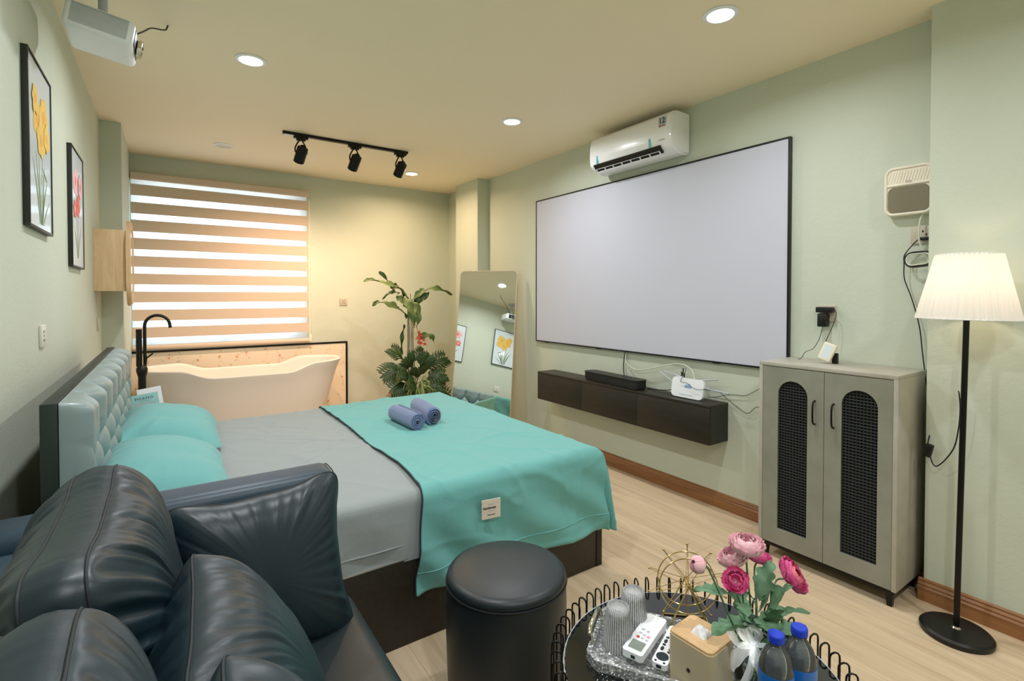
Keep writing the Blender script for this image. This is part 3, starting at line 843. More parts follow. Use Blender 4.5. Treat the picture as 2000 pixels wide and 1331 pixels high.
def blank(u, v):
    yy = BY0 - 0.40 + (BY1 - BY0 + 0.62) * v
    edge = 0.885 - 0.075 * max(0, (2.25 - yy) / 0.75) + 0.018 * nz3(0, yy * 2.1, 8)
    x = edge + (BX1 + 0.36 - edge) * u
    p = drape(x, yy, BTOP + 0.014, 1.85, BY0 - 0.004, BY1 + 0.004, 0.05, 0.011, 9.1, 0.026)
    return p
bk = tag(MB().grid(200, 260, blank).build('blanket', M['teal'], angle=80, solid=0.006), 'teal cotton blanket spread across the foot half of the bed', 'blanket')
w = MB()
e_ = [blank(0, k / 120) + Vector((-0.003, 0, 0.001)) for k in range(121)]
w.tube(e_, 0.0028, 6); w.build('edge_piping', M['ink'], bk)
w = MB()
w.tube([blank(k / 80, 0.035) + Vector((0, -0.004, 0)) for k in range(81)], 0.003, 5); w.build('hem', M['teal'], bk)
# sewn label on the blanket
LBL = Matrix(((1, 0, 0, 1.150), (0, 0, -1, 1.8425), (-0.06, 1, 0, 0.474), (0, 0, 0, 1)))
lb = MB().box(-0.047, 0.047, -0.041, 0.041, -0.003, 0.0035, 0.0, 1, LBL).build('sewn_label', M['labelcloth'], bk)
def T_(x, y, z): return Matrix.Translation((x, y, z))
text('Gentleness', 0.015, LBL @ T_(-0.010, 0.006, 0.0038), M['ink'], lb, 'lettering', bold=0.0004)
text('home life', 0.009, LBL @ T_(0, 0.022, 0.0038), M['antenna'], lb)
text('COTTON', 0.009, LBL @ T_(0, -0.008, 0.0038), M['greybtn'], lb)
text('Sleepwear', 0.010, LBL @ T_(0, -0.024, 0.0038), M['headframe'], lb)

# ------------------------------------------------------------------ cushions
_BND = {}
def boundary(W, H, n, ear, N_):
    key = (W, H, n, ear, N_)
    if key in _BND: return _BND[key]
    raw = []
    for k in range(2400):
        th = 2 * PI * k / 2400
        c_, s_ = math.cos(th), math.sin(th)
        r_ = (abs(c_) ** n + abs(s_) ** n) ** (-1 / n)      # rounded square, radius along the angle
        d_ = abs(math.sin(2 * th)) ** 8
        k_ = 1 + ear * d_ - ear * 0.30 * (1 - d_)
        raw.append((W / 2 * c_ * r_ * k_, H / 2 * s_ * r_ * k_, d_))
    L = [0.0]
    for k in range(2400):
        a_, b_ = raw[k], raw[(k + 1) % 2400]
        L.append(L[-1] + math.hypot(b_[0] - a_[0], b_[1] - a_[1]))
    out_ = []; j = 0
    for k in range(N_):
        t__ = L[-1] * k / N_
        while L[j + 1] < t__: j += 1
        out_.append((raw[j][0], raw[j][1], raw[j][2], t__))
    _BND[key] = out_
    return out_
def cushion_pt(W, H, T, strip, k, N_, r, side, n=3.4, ear=0.06, wr=0.012, seed=0.0, freq=9, dome=0.55, sag=0.0):
    bx, by, cr, sl = boundary(W, H, n, ear, N_)[k]
    P_ = boundary(W, H, n, ear, N_)
    tot = P_[-1][3] + 0.01
    # folds follow the length of the seam
    def fs(x_, sd):
        a_ = 2 * PI * x_ / tot; R_ = tot / (2 * PI)
        return noise.noise(Vector((R_ * math.cos(a_) * freq * 2.6 + sd, R_ * math.sin(a_) * freq * 2.6, sd + side * 3)))
    f1 = fs(sl, seed); f2 = noise.noise(Vector((sl * freq * 5, seed, side * 2.0)))
    amp = 0.35 + 0.65 * (0.5 + 0.5 * noise.noise(Vector((bx * 4 + seed, by * 4, 9.0)))) * 1.5
    fr = (f1 * 1.3 + 0.35 * f2) * amp
    x, y = bx * r, by * r
    xn, yn = min(1, abs(x) / (W / 2 * (1 + ear))), min(1, abs(y) / (H / 2 * (1 + ear)))
    z = strip / 2 + (T - strip) / 2 * ((1 - xn ** 2.6) * (1 - yn ** 2.6)) ** (dome * 0.75) * max(0.0, 1 - r ** 9) ** 0.5
    reach = math.exp(-((1 - r) / 0.27) ** 1.4) * (1 - r ** 14)
    z += wr * fr * reach * 1.5
    z += 0.05 * T * nz3(x * 4 + seed, y * 4, side) * (1 - r * r)
    z += 0.010 * nz3(x * 9 + seed, y * 3.5, side + 4) * (1 - r ** 4)
    pull = 1 + fr * (r ** 10) * wr * 0.22
    return Vector((x * pull, y * pull, z * side))
def cushion(name, label, cat, mx_, W, H, T, mt, strip=0.0, seam=True, group=None, **kw):
    NTh, NR = 360, 30
    t_ = bmesh.new()
    def ring(r, side): return [t_.verts.new(cushion_pt(W, H, T, strip, k, NTh, r, side, **kw)) for k in range(NTh)]
    rr = [1 - (1 - (i + 1) / NR) ** 1.7 for i in range(NR)]
    top = [ring(r, 1) for r in rr]; bot = [ring(r, -1) for r in rr]
    if strip == 0:
        for k in range(NTh): bot[-1][k].co = top[-1][k].co = (bot[-1][k].co + top[-1][k].co) / 2
    ct = t_.verts.new(cushion_pt(W, H, T, strip, 0, NTh, 0, 1, **kw)); cb_ = t_.verts.new(cushion_pt(W, H, T, strip, 0, NTh, 0, -1, **kw))
    for k in range(NTh):
        k2 = (k + 1) % NTh
        t_.faces.new((ct, top[0][k], top[0][k2])); t_.faces.new((cb_, bot[0][k2], bot[0][k]))
        for i in range(NR - 1):
            t_.faces.new((top[i][k], top[i + 1][k], top[i + 1][k2], top[i][k2]))
            t_.faces.new((bot[i][k], bot[i][k2], bot[i + 1][k2], bot[i + 1][k]))
    seamp = [top[-1][k].co.copy() for k in range(NTh)]; seamb = [bot[-1][k].co.copy() for k in range(NTh)]
    if strip > 0:
        prev_ = top[-1]
        for j, f in enumerate((0.12, 0.3, 0.5, 0.7, 0.88)):
            cur = []
            for k in range(NTh):
                p = seamp[k].lerp(seamb[k], f)
                b_ = 1 + (0.030 * math.sin(PI * f) + 0.006 * nz3(k * 0.35, kw.get('seed', 0), 7)) * (1 if 0.1 < f < 0.9 else 0.5)
                cur.append(t_.verts.new((p.x * b_, p.y * b_, p.z)))
            for k in range(NTh):
                k2 = (k + 1) % NTh; t_.faces.new((prev_[k], cur[k], cur[k2], prev_[k2]))
            prev_ = cur
        for k in range(NTh):
            k2 = (k + 1) % NTh; t_.faces.new((prev_[k], bot[-1][k], bot[-1][k2], prev_[k2]))
    w_ = MB(); w_.add(t_, mx_)
    o_ = thing(name, label, cat, mx_.translation, group)
    w_.build('cover', M[mt], o_, angle=70)
    if seam:
        w2 = MB()
        w2.tube([mx_ @ p for p in seamp], 0.0028, 6, True)
        if strip > 0:
            w2.tube([mx_ @ p for p in seamb], 0.0028, 6, True)
            sh_ = 0.990
            for off in (1, -1):
                w2.tube([mx_ @ Vector((p.x * 1.012, p.y * 1.012, p.z - off * 0.016)) for p in (seamp if off > 0 else seamb)], 0.0012, 4, True)
        w2.build('seam', M['thread'] if mt in ('leather', 'sofa') else M[mt], o_)
    return o_

# bed pillows
PM1 = frame((-0.015, 2.46, 0.695), (0, 1, 0.0), (0.97, 0, -0.20))
bp1 = cushion('bed_pillow', 'nearer teal pillow with a small cream label, by the sofa arm', 'pillow',
        PM1, 0.70, 0.43, 0.21, 'tealp', n=6.0, ear=0.07, wr=0.008, seed=2.0, freq=6, dome=0.95, group='teal bed pillows')
cushion('bed_pillow', 'farther teal pillow, in front of the pale green book', 'pillow',
        frame((0.005, 3.26, 0.684), (0.03, 1, 0.0), (0.97, 0, -0.22)), 0.72, 0.45, 0.23, 'tealp', n=6.0, ear=0.07, wr=0.008, seed=6.0, freq=6, dome=0.95, group='teal bed pillows')
MB().box(0.255, 0.335, -0.006, 0.020, 0.020, 0.0215, 0, 1, PM1 @ Matrix.Translation((-0.02, 0.10, 0.0))).build('sewn_tag', M['labelcloth'], bp1)

# ------------------------------------------------------------------ sofa
so = thing('sofa', 'dark leather sofa along the left wall with a low padded arm by the bed', 'sofa', (0.05, 0.7, 0))
w = MB(); w.box(-0.38, 0.46, -0.45, 1.64, 0.05, 0.30, 0.03, 4); w.build('base', M['sofa'], so)
w = MB(); w.box(-0.20, 0.485, -0.42, 1.655, 0.28, 0.455, 0.055, 6); w.build('seat_cushion', M['ottoman'], so, angle=60)
# far arm: rounded slab
def arm(u, v):
    x = -0.385 + 0.835 * u
    prof = []
    a = 2 * PI * v
    hy, hz = 0.078, 0.40
    c_, s_ = math.cos(a), math.sin(a)
    yy = hy * math.copysign(abs(c_) ** 0.45, c_)
    z_ = hz * math.copysign(abs(s_) ** 0.12, s_)
    if z_ > 0: yy *= 1
    e = min(1, (1 - u) / 0.04, u / 0.04)
    e = math.sqrt(max(0.0, 1 - (1 - e) ** 2)) if e < 1 else 1
    k = 0.80 + 0.20 * e
    zt = 0.432 + z_ * (0.93 + 0.07 * e)
    return Vector((x, 1.735 + yy * k, zt))
w = MB(); w.grid(60, 90, arm, closed_v=True)
bmesh.ops.holes_fill(w.bm, edges=[e for e in w.bm.edges if e.is_boundary], sides=0)
w.build('armrest', M['sofa'], so, angle=50)
MB().tube([arm(0.985, k / 90) + Vector((0.004, 0, 0)) for k in range(90)], 0.002, 5, True).build('arm_stitching', M['thread'], so)
MB().box(-0.385, 0.45, -0.62, -0.47, 0.05, 0.80, 0.05, 5).build('armrest', M['sofa'], so, angle=60)
MB().box(-0.395, -0.235, -0.46, 1.645, 0.05, 0.80, 0.045, 5).build('backrest', M['sofa'], so, angle=60)
for fx, fy in ((-0.3, -0.4), (0.4, -0.4), (-0.3, 1.6), (0.4, 1.6)):
    MB().lathe([(0, 0), (0.02, 0), (0.025, 0.055), (0, 0.055)], 16, Matrix.Translation((fx, fy, 0))).build('foot', M['blackmetal'], so)

cushion('sofa_cushion', 'big stitched leather back cushion, the farther one next to the sofa arm', 'cushion',
        frame((-0.098, 1.245, 0.715), (0, 1, 0.0), (-0.16, 0, 1)), 0.60, 0.55, 0.27, 'leather', strip=0.075, n=7, ear=0.07, wr=0.020, seed=1.0, freq=13, group='stitched leather back cushions')
cushion('sofa_cushion', 'big stitched leather back cushion at the bottom left corner', 'cushion',
        frame((-0.098, 0.56, 0.705), (0, 1, 0.0), (-0.12, 0, 1)), 0.60, 0.58, 0.25, 'leather', strip=0.075, n=7, ear=0.07, wr=0.018, seed=4.0, freq=13, group='stitched leather back cushions')
cushion('throw_cushion', 'square leather cushion with pointed corners leaning on the sofa arm', 'cushion',
        frame((0.212, 1.505, 0.635), (1, 0.09, 0.02), (0.03, 0.26, 1)), 0.415, 0.43, 0.15, 'leather', strip=0.0, n=12, ear=0.09, wr=0.0055, seed=7.0, freq=10, group='leather throw cushions')
cushion('throw_cushion', 'plump leather cushion with puckered seam in the middle of the sofa', 'cushion',
        frame((0.118, 0.925, 0.680), (0.05, 1, 0.0), (-0.42, 0, 1)), 0.46, 0.48, 0.22, 'leather', strip=0.0, n=7, ear=0.06, wr=0.019, seed=11.0, freq=13, group='leather throw cushions')
cushion('throw_cushion', 'leather cushion whose top corner shows at the bottom edge', 'cushion',
        frame((0.118, 0.50, 0.738), (0.10, 1, 0.0), (-0.40, 0, 1)), 0.42, 0.44, 0.20, 'leather', strip=0.0, n=8, ear=0.10, wr=0.014, seed=15.0, freq=12, group='leather throw cushions')

# ------------------------------------------------------------------ ottoman
ot = thing('ottoman', 'round black leather ottoman stool in front of the bed', 'stool', (0.955, 1.43, 0))
OM = Matrix.Translation((0.955, 1.43, 0))
MB().lathe([(0, 0.0), (0.185, 0.0), (0.196, 0.02), (0.203, 0.12), (0.207, 0.25), (0.207, 0.36), (0.205, 0.418), (0.203, 0.428), (0.15, 0.432), (0, 0.432)], 64, OM).build('body', M['ottoman'], ot, angle=50)
MB().lathe([(0, 0.425), (0.195, 0.425), (0.2045, 0.432), (0.2055, 0.440), (0.2035, 0.450), (0.196, 0.459), (0.18, 0.464), (0.08, 0.468), (0, 0.469)], 64, OM).build('seat_pad', M['ottoman'], ot, angle=50)
MB().tube([OM @ Vector((0.2065 * math.cos(k * PI / 40), 0.2065 * math.sin(k * PI / 40), 0.431)) for k in range(80)], 0.0028, 6, True).build('piping', M['thread'], ot)

# ------------------------------------------------------------------ round wire table
TX, TY, TZ, TR = 1.042, 0.732, 0.50, 0.320
tbl = thing('coffee_table', 'round black glass coffee table in a looped black wire basket frame', 'table', (TX, TY, 0))
TM = Matrix.Translation((TX, TY, 0))
M['blackglass'] = mat('black_glass', (12, 15, 16), 0.03, spec=0.7, coat=0.5)
MB().lathe([(0, TZ - 0.008), (TR - 0.002, TZ - 0.008), (TR, TZ - 0.006), (TR, TZ - 0.002), (TR - 0.003, TZ), (0, TZ)], 96, TM).build('glass_top', M['blackglass'], tbl, angle=30)
MB().tube([TM @ Vector((TR * math.cos(k * PI / 60), TR * math.sin(k * PI / 60), TZ - 0.004)) for k in range(120)], 0.0028, 6, True).build('glass_edge', M['antenna'], tbl)
NL = 62
w = MB()
for k in range(NL):
    a = 2 * PI * (k + 0.5) / NL
    pts_ = [(0.326, TZ - 0.018), (0.326, TZ + 0.018)] + [(0.3385 - 0.0125 * math.cos(t__), TZ + 0.020 + 0.0125 * math.sin(t__)) for t__ in (0.4, 0.9, 1.57, 2.24, 2.74)] + [(0.351, TZ + 0.016), (0.350, 0.36), (0.338, 0.16), (0.322, 0.012)]
    w.tube([(TX + r_ * math.cos(a), TY + r_ * math.sin(a), z_) for r_, z_ in pts_], 0.0024, 6)
w.build('wire_loops', M['blackmetal'], tbl)
for r_, z_ in ((0.322, 0.012), (0.326, TZ - 0.016)):
    MB().tube([TM @ Vector((r_ * math.cos(k * PI / 50), r_ * math.sin(k * PI / 50), z_)) for k in range(100)], 0.004 if z_ > 0.1 else 0.005, 8, True).build('ring', M['blackmetal'], tbl)
w = MB()
for k in range(3):
    a = k * PI / 3; w.tube([(TX - 0.330 * math.cos(a), TY - 0.330 * math.sin(a), TZ - 0.014), (TX + 0.330 * math.cos(a), TY + 0.330 * math.sin(a), TZ - 0.014)], 0.004, 8)
w.build('cross_bar', M['blackmetal'], tbl)

# tray
TZ1 = TZ + 0.0005
e_ax = Vector((0.548, -0.836, 0)); f_ax = Vector((0.836, 0.548, 0))
t0 = Vector((1.025, 0.800, TZ1))
TYM = frame(t0, e_ax, f_ax)
ty = thing('crystal_tray', 'clear hammered crystal tray with gold-trimmed handles on the coffee table', 'tray', t0)
w = MB()
def octo(hx, hy, c): return [(-hx, -hy + c), (-hx + c, -hy), (hx - c, -hy), (hx, -hy + c), (hx, hy - c), (hx - c, hy), (-hx + c, hy), (-hx, hy - c)]
w.prism(octo(0.190, 0.120, 0.03), 0.0, 0.006, TYM)
O_, I_ = octo(0.190, 0.120, 0.03), octo(0.178, 0.108, 0.026)
for i in range(8):
    j = (i + 1) % 8; w.prism([O_[i], O_[j], I_[j], I_[i]], 0.006, 0.024, TYM)
w.build('tray_body', M['crystal'], ty, angle=20)
for s_ in (-1, 1):
    MB().tube([TYM @ Vector((s_ * x_, y_, z_)) for x_, y_, z_ in ((0.184, -0.055, 0.024), (0.190, -0.053, 0.042), (0.192, -0.040, 0.050), (0.192, 0.040, 0.050), (0.190, 0.053, 0.042), (0.184, 0.055, 0.024))], 0.0055, 10).build('handle', M['chrome'], ty)

# ribbed upside-down glasses
def tumbler(x, y, z, label):
    t_ = thing('drinking_glass', label, 'glass', (x, y, z), 'ribbed tumblers standing upside down on the tray')
    ns = 72
    def body(u, v):
        prof = [(0.0375, 0.0), (0.0385, 0.003), (0.0365, 0.02), (0.031, 0.088), (0.0295, 0.100), (0.026, 0.104), (0.023, 0.104), (0.021, 0.099), (0.0, 0.098), (0.0, 0.088), (0.024, 0.088), (0.0285, 0.080), (0.0345, 0.02), (0.0352, 0.0)]
        q_ = v * (len(prof) - 1); i = min(int(q_), len(prof) - 2); f = q_ - i
        r_ = prof[i][0] * (1 - f) + prof[i + 1][0] * f; z_ = prof[i][1] * (1 - f) + prof[i + 1][1] * f
        if 0.012 < z_ < 0.09 and v < 0.5: r_ += 0.0007 * math.cos(36 * 2 * PI * u)
        a = 2 * PI * u
        return Vector((x + r_ * math.cos(a), y + r_ * math.sin(a), z + z_))
    MB().grid(144, 14, body, closed_u=True).build('tumbler', M['glass'], t_, angle=60)
tumbler(0.939, 0.893, TZ1 + 0.0065, 'nearer ribbed tumbler upside down, beside the white remote')
tumbler(1.023, 0.918, TZ1 + 0.0065, 'farther ribbed tumbler upside down, behind the other glass')

# remotes
def rr_poly(hx, hy, r, n=6):
    return stadium(hx, hy, r, n)
RA = Vector((1.0, 0.34, 0)).normalized(); RB = Vector((-0.34, 1.0, 0)).normalized()
rc = thing('remote_control', 'white air conditioner remote with grey display on the tray', 'remote', (1.0, 0.865, TZ1 + 0.006))
RM = frame((0.992, 0.850, TZ1 + 0.0245), RA + Vector((0, 0, 0.0)), RB)
MB().prism(rr_poly(0.085, 0.026, 0.008), 0.0, 0.017, RM).build('body', M['white'], rc)
MB().box(-0.070, -0.036, -0.017, 0.017, 0.0168, 0.0176, 0, 1, RM).build('display', M['lcd'], rc)
for (bx, by, hx, hy, mt) in ((-0.022, 0.010, 0.004, 0.004, 'red'), (-0.010, -0.012, 0.004, 0.004, 'pink'), (-0.022, -0.001, 0.003, 0.004, 'greybtn'), (-0.024, -0.013, 0.003, 0.004, 'greybtn'), (-0.004, 0.010, 0.003, 0.005, 'greybtn'), (0.012, 0.010, 0.004, 0.005, 'greybtn'), (0.010, -0.004, 0.004, 0.004, 'greybtn'), (-0.008, -0.001, 0.003, 0.004, 'greybtn')):
    MB().prism([(bx + hx * math.cos(k * PI / 6), by + hy * math.sin(k * PI / 6)) for k in range(12)], 0.0168, 0.0180, RM).build('button', M[mt], rc)
MB().box(-0.0862, -0.084, -0.008, 0.002, 0.004, 0.011, 0, 1, RM).build('port', M['ink'], rc)
r2 = thing('remote_control', 'slim white remote with black buttons between air remote and tissue box', 'remote', (1.02, 0.82, TZ1 + 0.006))
RM2 = frame((1.012, 0.794, TZ1 + 0.0245), Vector((1.0, 0.40, 0)), Vector((-0.40, 1.0, 0)))
MB().prism(rr_poly(0.078, 0.0185, 0.010), 0.0, 0.013, RM2).build('body', M['white'], r2)
MB().prism([(-0.050 + 0.0145 * math.cos(k * PI / 16), 0.0145 * math.sin(k * PI / 16)) for k in range(32)], 0.0128, 0.0142, RM2).build('navigation_ring', M['ink'], r2)
for (bx, by, hx, hy) in ((-0.070, 0.010, .003, .003), (-0.070, -0.010, .003, .003), (-0.028, -0.009, .004, .004), (-0.022, 0.009, .008, .004), (-0.006, 0.009, .004, .004), (0.008, 0.009, .008, .004), (-0.018, -0.009, .004, .004), (0.002, -0.009, .005, .004), (0.024, 0.009, .004, .004)):
    MB().prism([(bx + hx * math.cos(k * PI / 6), by + hy * math.sin(k * PI / 6)) for k in range(12)], 0.0128, 0.0138, RM2).build('button', M['ink'], r2)
MB().box(-0.0788, -0.077, -0.006, 0.006, 0.003, 0.010, 0, 1, RM2).build('port', M['ink'], r2)

# tissue box
tx0 = (1.008, 0.700)
TBM = Matrix.Translation((tx0[0], tx0[1], TZ1 + 0.0065)) @ Matrix.Rotation(R(3), 4, 'Z')
tis = thing('tissue_box', 'cream tissue box with pale wooden lid on the tray', 'tissue box', TBM.translation)
MB().prism(rr_poly(0.050, 0.056, 0.014, 8), 0.0, 0.108, TBM).build('body', M['beigebox'], tis, angle=30)
lid = MB()
ot_, n_ = rr_poly(0.048, 0.054, 0.013, 8), 36
t_ = bmesh.new()
ring_o = [t_.verts.new((p[0], p[1], 0)) for p in ot_]
ring_i = []
for p in ot_:
    a = math.atan2(p[1], p[0]); ring_i.append(t_.verts.new((0.022 * math.cos(a), 0.024 * math.sin(a), 0)))
for k in range(len(ot_)):
    k2 = (k + 1) % len(ot_); t_.faces.new((ring_o[k], ring_o[k2], ring_i[k2], ring_i[k]))
g = bmesh.ops.extrude_face_region(t_, geom=list(t_.faces))
bmesh.ops.translate(t_, vec=(0, 0, 0.0055), verts=[v_ for v_ in g['geom'] if isinstance(v_, bmesh.types.BMVert)])
lid.add(t_, TBM @ Matrix.Translation((0, 0, 0.108)))
lid.build('lid', M['oaktop'], tis, angle=30)
MB().grid(24, 24, lambda u, v: TBM @ Vector(((u - 0.5) * 0.036, (v - 0.5) * 0.040, 0.109 + 0.022 * max(0, math.sin(PI * u) * math.sin(PI * v)) ** 0.7 + 0.005 * nz3(u * 6, v * 5, 3)))).build('tissue', M['tissue'], tis, angle=180)
MB().lathe([(0, 0), (0.0045, 0), (0.0045, 0.001), (0, 0.001)], 16, TBM @ Matrix.Translation((-0.0500, 0.0, 0.050)) @ Matrix.Rotation(R(-90), 4, 'Y')).build('round_mark', M['darkwood'], tis)

# ferris wheel ornament
fw = thing('ferris_wheel', 'gold wire ferris wheel ornament on the coffee table', 'ornament', (1.165, 0.858, TZ1))
pd = Vector((0.733, -0.680, 0)); qd = Vector((0.680, 0.733, 0)); up = Vector((0, 0, 1))
fcn = Vector((1.160, 0.850, TZ1 + 0.118))
for s_ in (-1, 1):
    o_ = fcn + qd * 0.019 * s_
    w = MB(); w.tube([o_ + pd * 0.075 * math.cos(k * PI / 24) + up * 0.075 * math.sin(k * PI / 24) for k in range(48)], 0.0016, 6, True); w.build('wheel_rim', M['gold'], fw)
    w = MB()
    for k in range(10):
        a = k * PI / 5 + 0.32; w.tube([o_, fcn + qd * 0.003 * s_ + (pd * math.cos(a) + up * math.sin(a)) * 0.104], 0.0009, 5)
    w.build('spoke', M['gold'], fw)
    w = MB()
    b_ = fcn + qd * 0.040 * s_ - up * 0.118
    w.tube([o_ + qd * 0.004 * s_, b_ + pd * 0.058 + up * 0.002], 0.002, 6); w.tube([o_ + qd * 0.004 * s_, b_ - pd * 0.058 + up * 0.002], 0.002, 6)
    w.build('support_leg', M['gold'], fw)
for k in range(10):
    a = k * PI / 5 + 0.32
    MB().sphere(fcn + (pd * math.cos(a) + up * math.sin(a)) * 0.1055, 0.0035, 12, 8).build('ball', M['gold'], fw)
w = MB()
b_ = fcn - up * 0.116
for s_ in (-1, 1):
    w.tube([b_ + pd * 0.058 * s_ + qd * 0.040, b_ + pd * 0.058 * s_ - qd * 0.040], 0.002, 6)
    w.tube([b_ + pd * 0.058 + qd * 0.040 * s_, b_ - pd * 0.058 + qd * 0.040 * s_], 0.002, 6)
w.build('base_frame', M['gold'], fw)
MB().tube([fcn - qd * 0.026, fcn + qd * 0.026], 0.004, 10).build('axle', M['gold'], fw)

# water bottles
def bottle(x, y, label):
    t_ = thing('water_bottle', label, 'bottle', (x, y, TZ1), 'plastic water bottles with blue caps')
    Bm = Matrix.Translation((x, y, TZ1))
    MB().lathe([(0, 0.002), (0.022, 0.0), (0.029, 0.004), (0.031, 0.02), (0.0305, 0.03), (0.0318, 0.035), (0.0318, 0.10), (0.0325, 0.112), (0.0332, 0.130), (0.0320, 0.146), (0.0275, 0.163), (0.020, 0.177), (0.0135, 0.186), (0.0125, 0.190), (0.0150, 0.1915), (0.0150, 0.193), (0.0122, 0.1945), (0.0122, 0.207), (0.0108, 0.207), (0.0108, 0.188), (0.0190, 0.1755), (0.0262, 0.162), (0.0306, 0.146), (0.0318, 0.130), (0.0304, 0.10), (0.0304, 0.035), (0.0290, 0.02), (0.027, 0.006), (0, 0.004)], 48, Bm).build('bottle_body', M['pet'], t_, angle=50)
    MB().lathe([(0, 0.0065), (0.0265, 0.0085), (0.0285, 0.02), (0.0299, 0.035), (0.0299, 0.10), (0.0312, 0.130), (0.0300, 0.146), (0.0256, 0.162), (0.0190, 0.1738), (0, 0.1738)], 48, Bm).build('water', M['water'], t_, angle=50)
    cp = MB().lathe([(0, 0.2100), (0.0140, 0.2100), (0.0155, 0.2085), (0.0160, 0.2050), (0.0160, 0.1950), (0.0150, 0.1950), (0.0150, 0.2065), (0, 0.2065)], 48, Bm).build('cap', M['cap'], t_, angle=40)
    lb_ = MB().lathe([(0.0330, 0.040), (0.0336, 0.136), (0.0330, 0.136), (0.0324, 0.040)], 48, Bm, True).build('label', M['label'], t_)
    for a0 in (200, 255):
        def band(u, v, a0=a0): 
            a = R(a0 + 26 * u - 40); return Vector((x + 0.0338 * math.cos(a), y + 0.0338 * math.sin(a), TZ1 + 0.100 + 0.014 * v))
        MB().grid(8, 3, band).build('red_mark', M['labelred'], lb_)
        def band2(u, v, a0=a0):
            a = R(a0 + 40 * u - 10); return Vector((x + 0.0338 * math.cos(a), y + 0.0338 * math.sin(a), TZ1 + 0.078 + 0.008 * math.sin(u * PI) + 0.009 * v))
        MB().grid(10, 3, band2).build('white_wave', M['white'], lb_)
bottle(1.019, 0.533, 'front water bottle with blue cap, the left one of the pair')
bottle(1.080, 0.517, 'water bottle with blue cap standing behind and right of the other')

# vase, ribbon, flowers
VX, VY = 1.105, 0.628
va = thing('glass_vase', 'clear glass vase tied with a white organza bow', 'vase', (VX, VY, TZ1))
VM = Matrix.Translation((VX, VY, TZ1))
MB().lathe([(0, 0.0), (0.036, 0.0), (0.042, 0.006), (0.044, 0.03), (0.041, 0.07), (0.034, 0.105), (0.031, 0.118), (0.034, 0.132), (0.040, 0.142), (0.0385, 0.142), (0.032, 0.132), (0.0285, 0.118), (0.0315, 0.105), (0.0385, 0.07), (0.0415, 0.03), (0.039, 0.010), (0, 0.008)], 48, VM).build('vase_body', M['vaseglass'], va, angle=60)
MB().lathe([(0, 0.0105), (0.0385, 0.0105), (0.0405, 0.03), (0.0375, 0.07), (0, 0.07)], 40, VM).build('water', M['water'], va, angle=50)
vd = Vector((-0.72, -0.35, 0)).normalized(); vs = Vector((-0.4, 0.75, 0)).normalized()
w = MB()
def ribbon(pts_, wd, nrm=None):
    p_ = smooth_path(pts_, 8)
    n = len(p_)
    def f(u, v):
        i = min(int(round(u * (n - 1))), n - 1)
        d = (p_[min(i + 1, n - 1)] - p_[max(i - 1, 0)]).normalized()
        sd = d.cross(vd); sd = sd.normalized() if sd.length > 1e-4 else Vector((0, 0, 1))
        return p_[i] + sd * wd * (v - 0.5) * (0.55 + 0.45 * math.sin(PI * min(1, u * 1.1))) + vd * 0.004 * math.sin(v * 9 + u * 12)
    w.grid(n, 6, f)
kn = Vector((VX, VY, TZ1 + 0.118)) + vd * 0.036
ribbon([kn, kn + vs * 0.020 + up * 0.030 + vd * 0.01, kn + vs * 0.042 + up * 0.026 + vd * 0.015, kn + vs * 0.030 - up * 0.002 + vd * 0.01, kn], 0.022)
ribbon([kn, kn - vs * 0.012 + up * 0.034 + vd * 0.012, kn + vs * 0.010 + up * 0.050 + vd * 0.015, kn + vs * 0.004 + up * 0.01 + vd * 0.01, kn], 0.020)
ribbon([kn, kn + vs * 0.030 - up * 0.026 + vd * 0.012, kn + vs * 0.044 - up * 0.062 + vd * 0.014], 0.028)
ribbon([kn, kn - vs * 0.012 - up * 0.030 + vd * 0.010, kn - vs * 0.022 - up * 0.062 + vd * 0.010], 0.030)
ribbon([kn, kn + vs * 0.006 - up * 0.05 + vd * 0.018, kn + vs * 0.030 - up * 0.098 + vd * 0.02, kn + vs * 0.062 - up * 0.090 + vd * 0.02, kn + vs * 0.060 - up * 0.070 + vd * 0.02], 0.016)
w.build('organza_bow', M['organza'], va, angle=180)
MB().lathe([(0.0325, 0.112), (0.0330, 0.118), (0.0335, 0.124), (0.0325, 0.124), (0.032, 0.112)], 40, VM, True).build('ribbon_band', M['organza'], va)

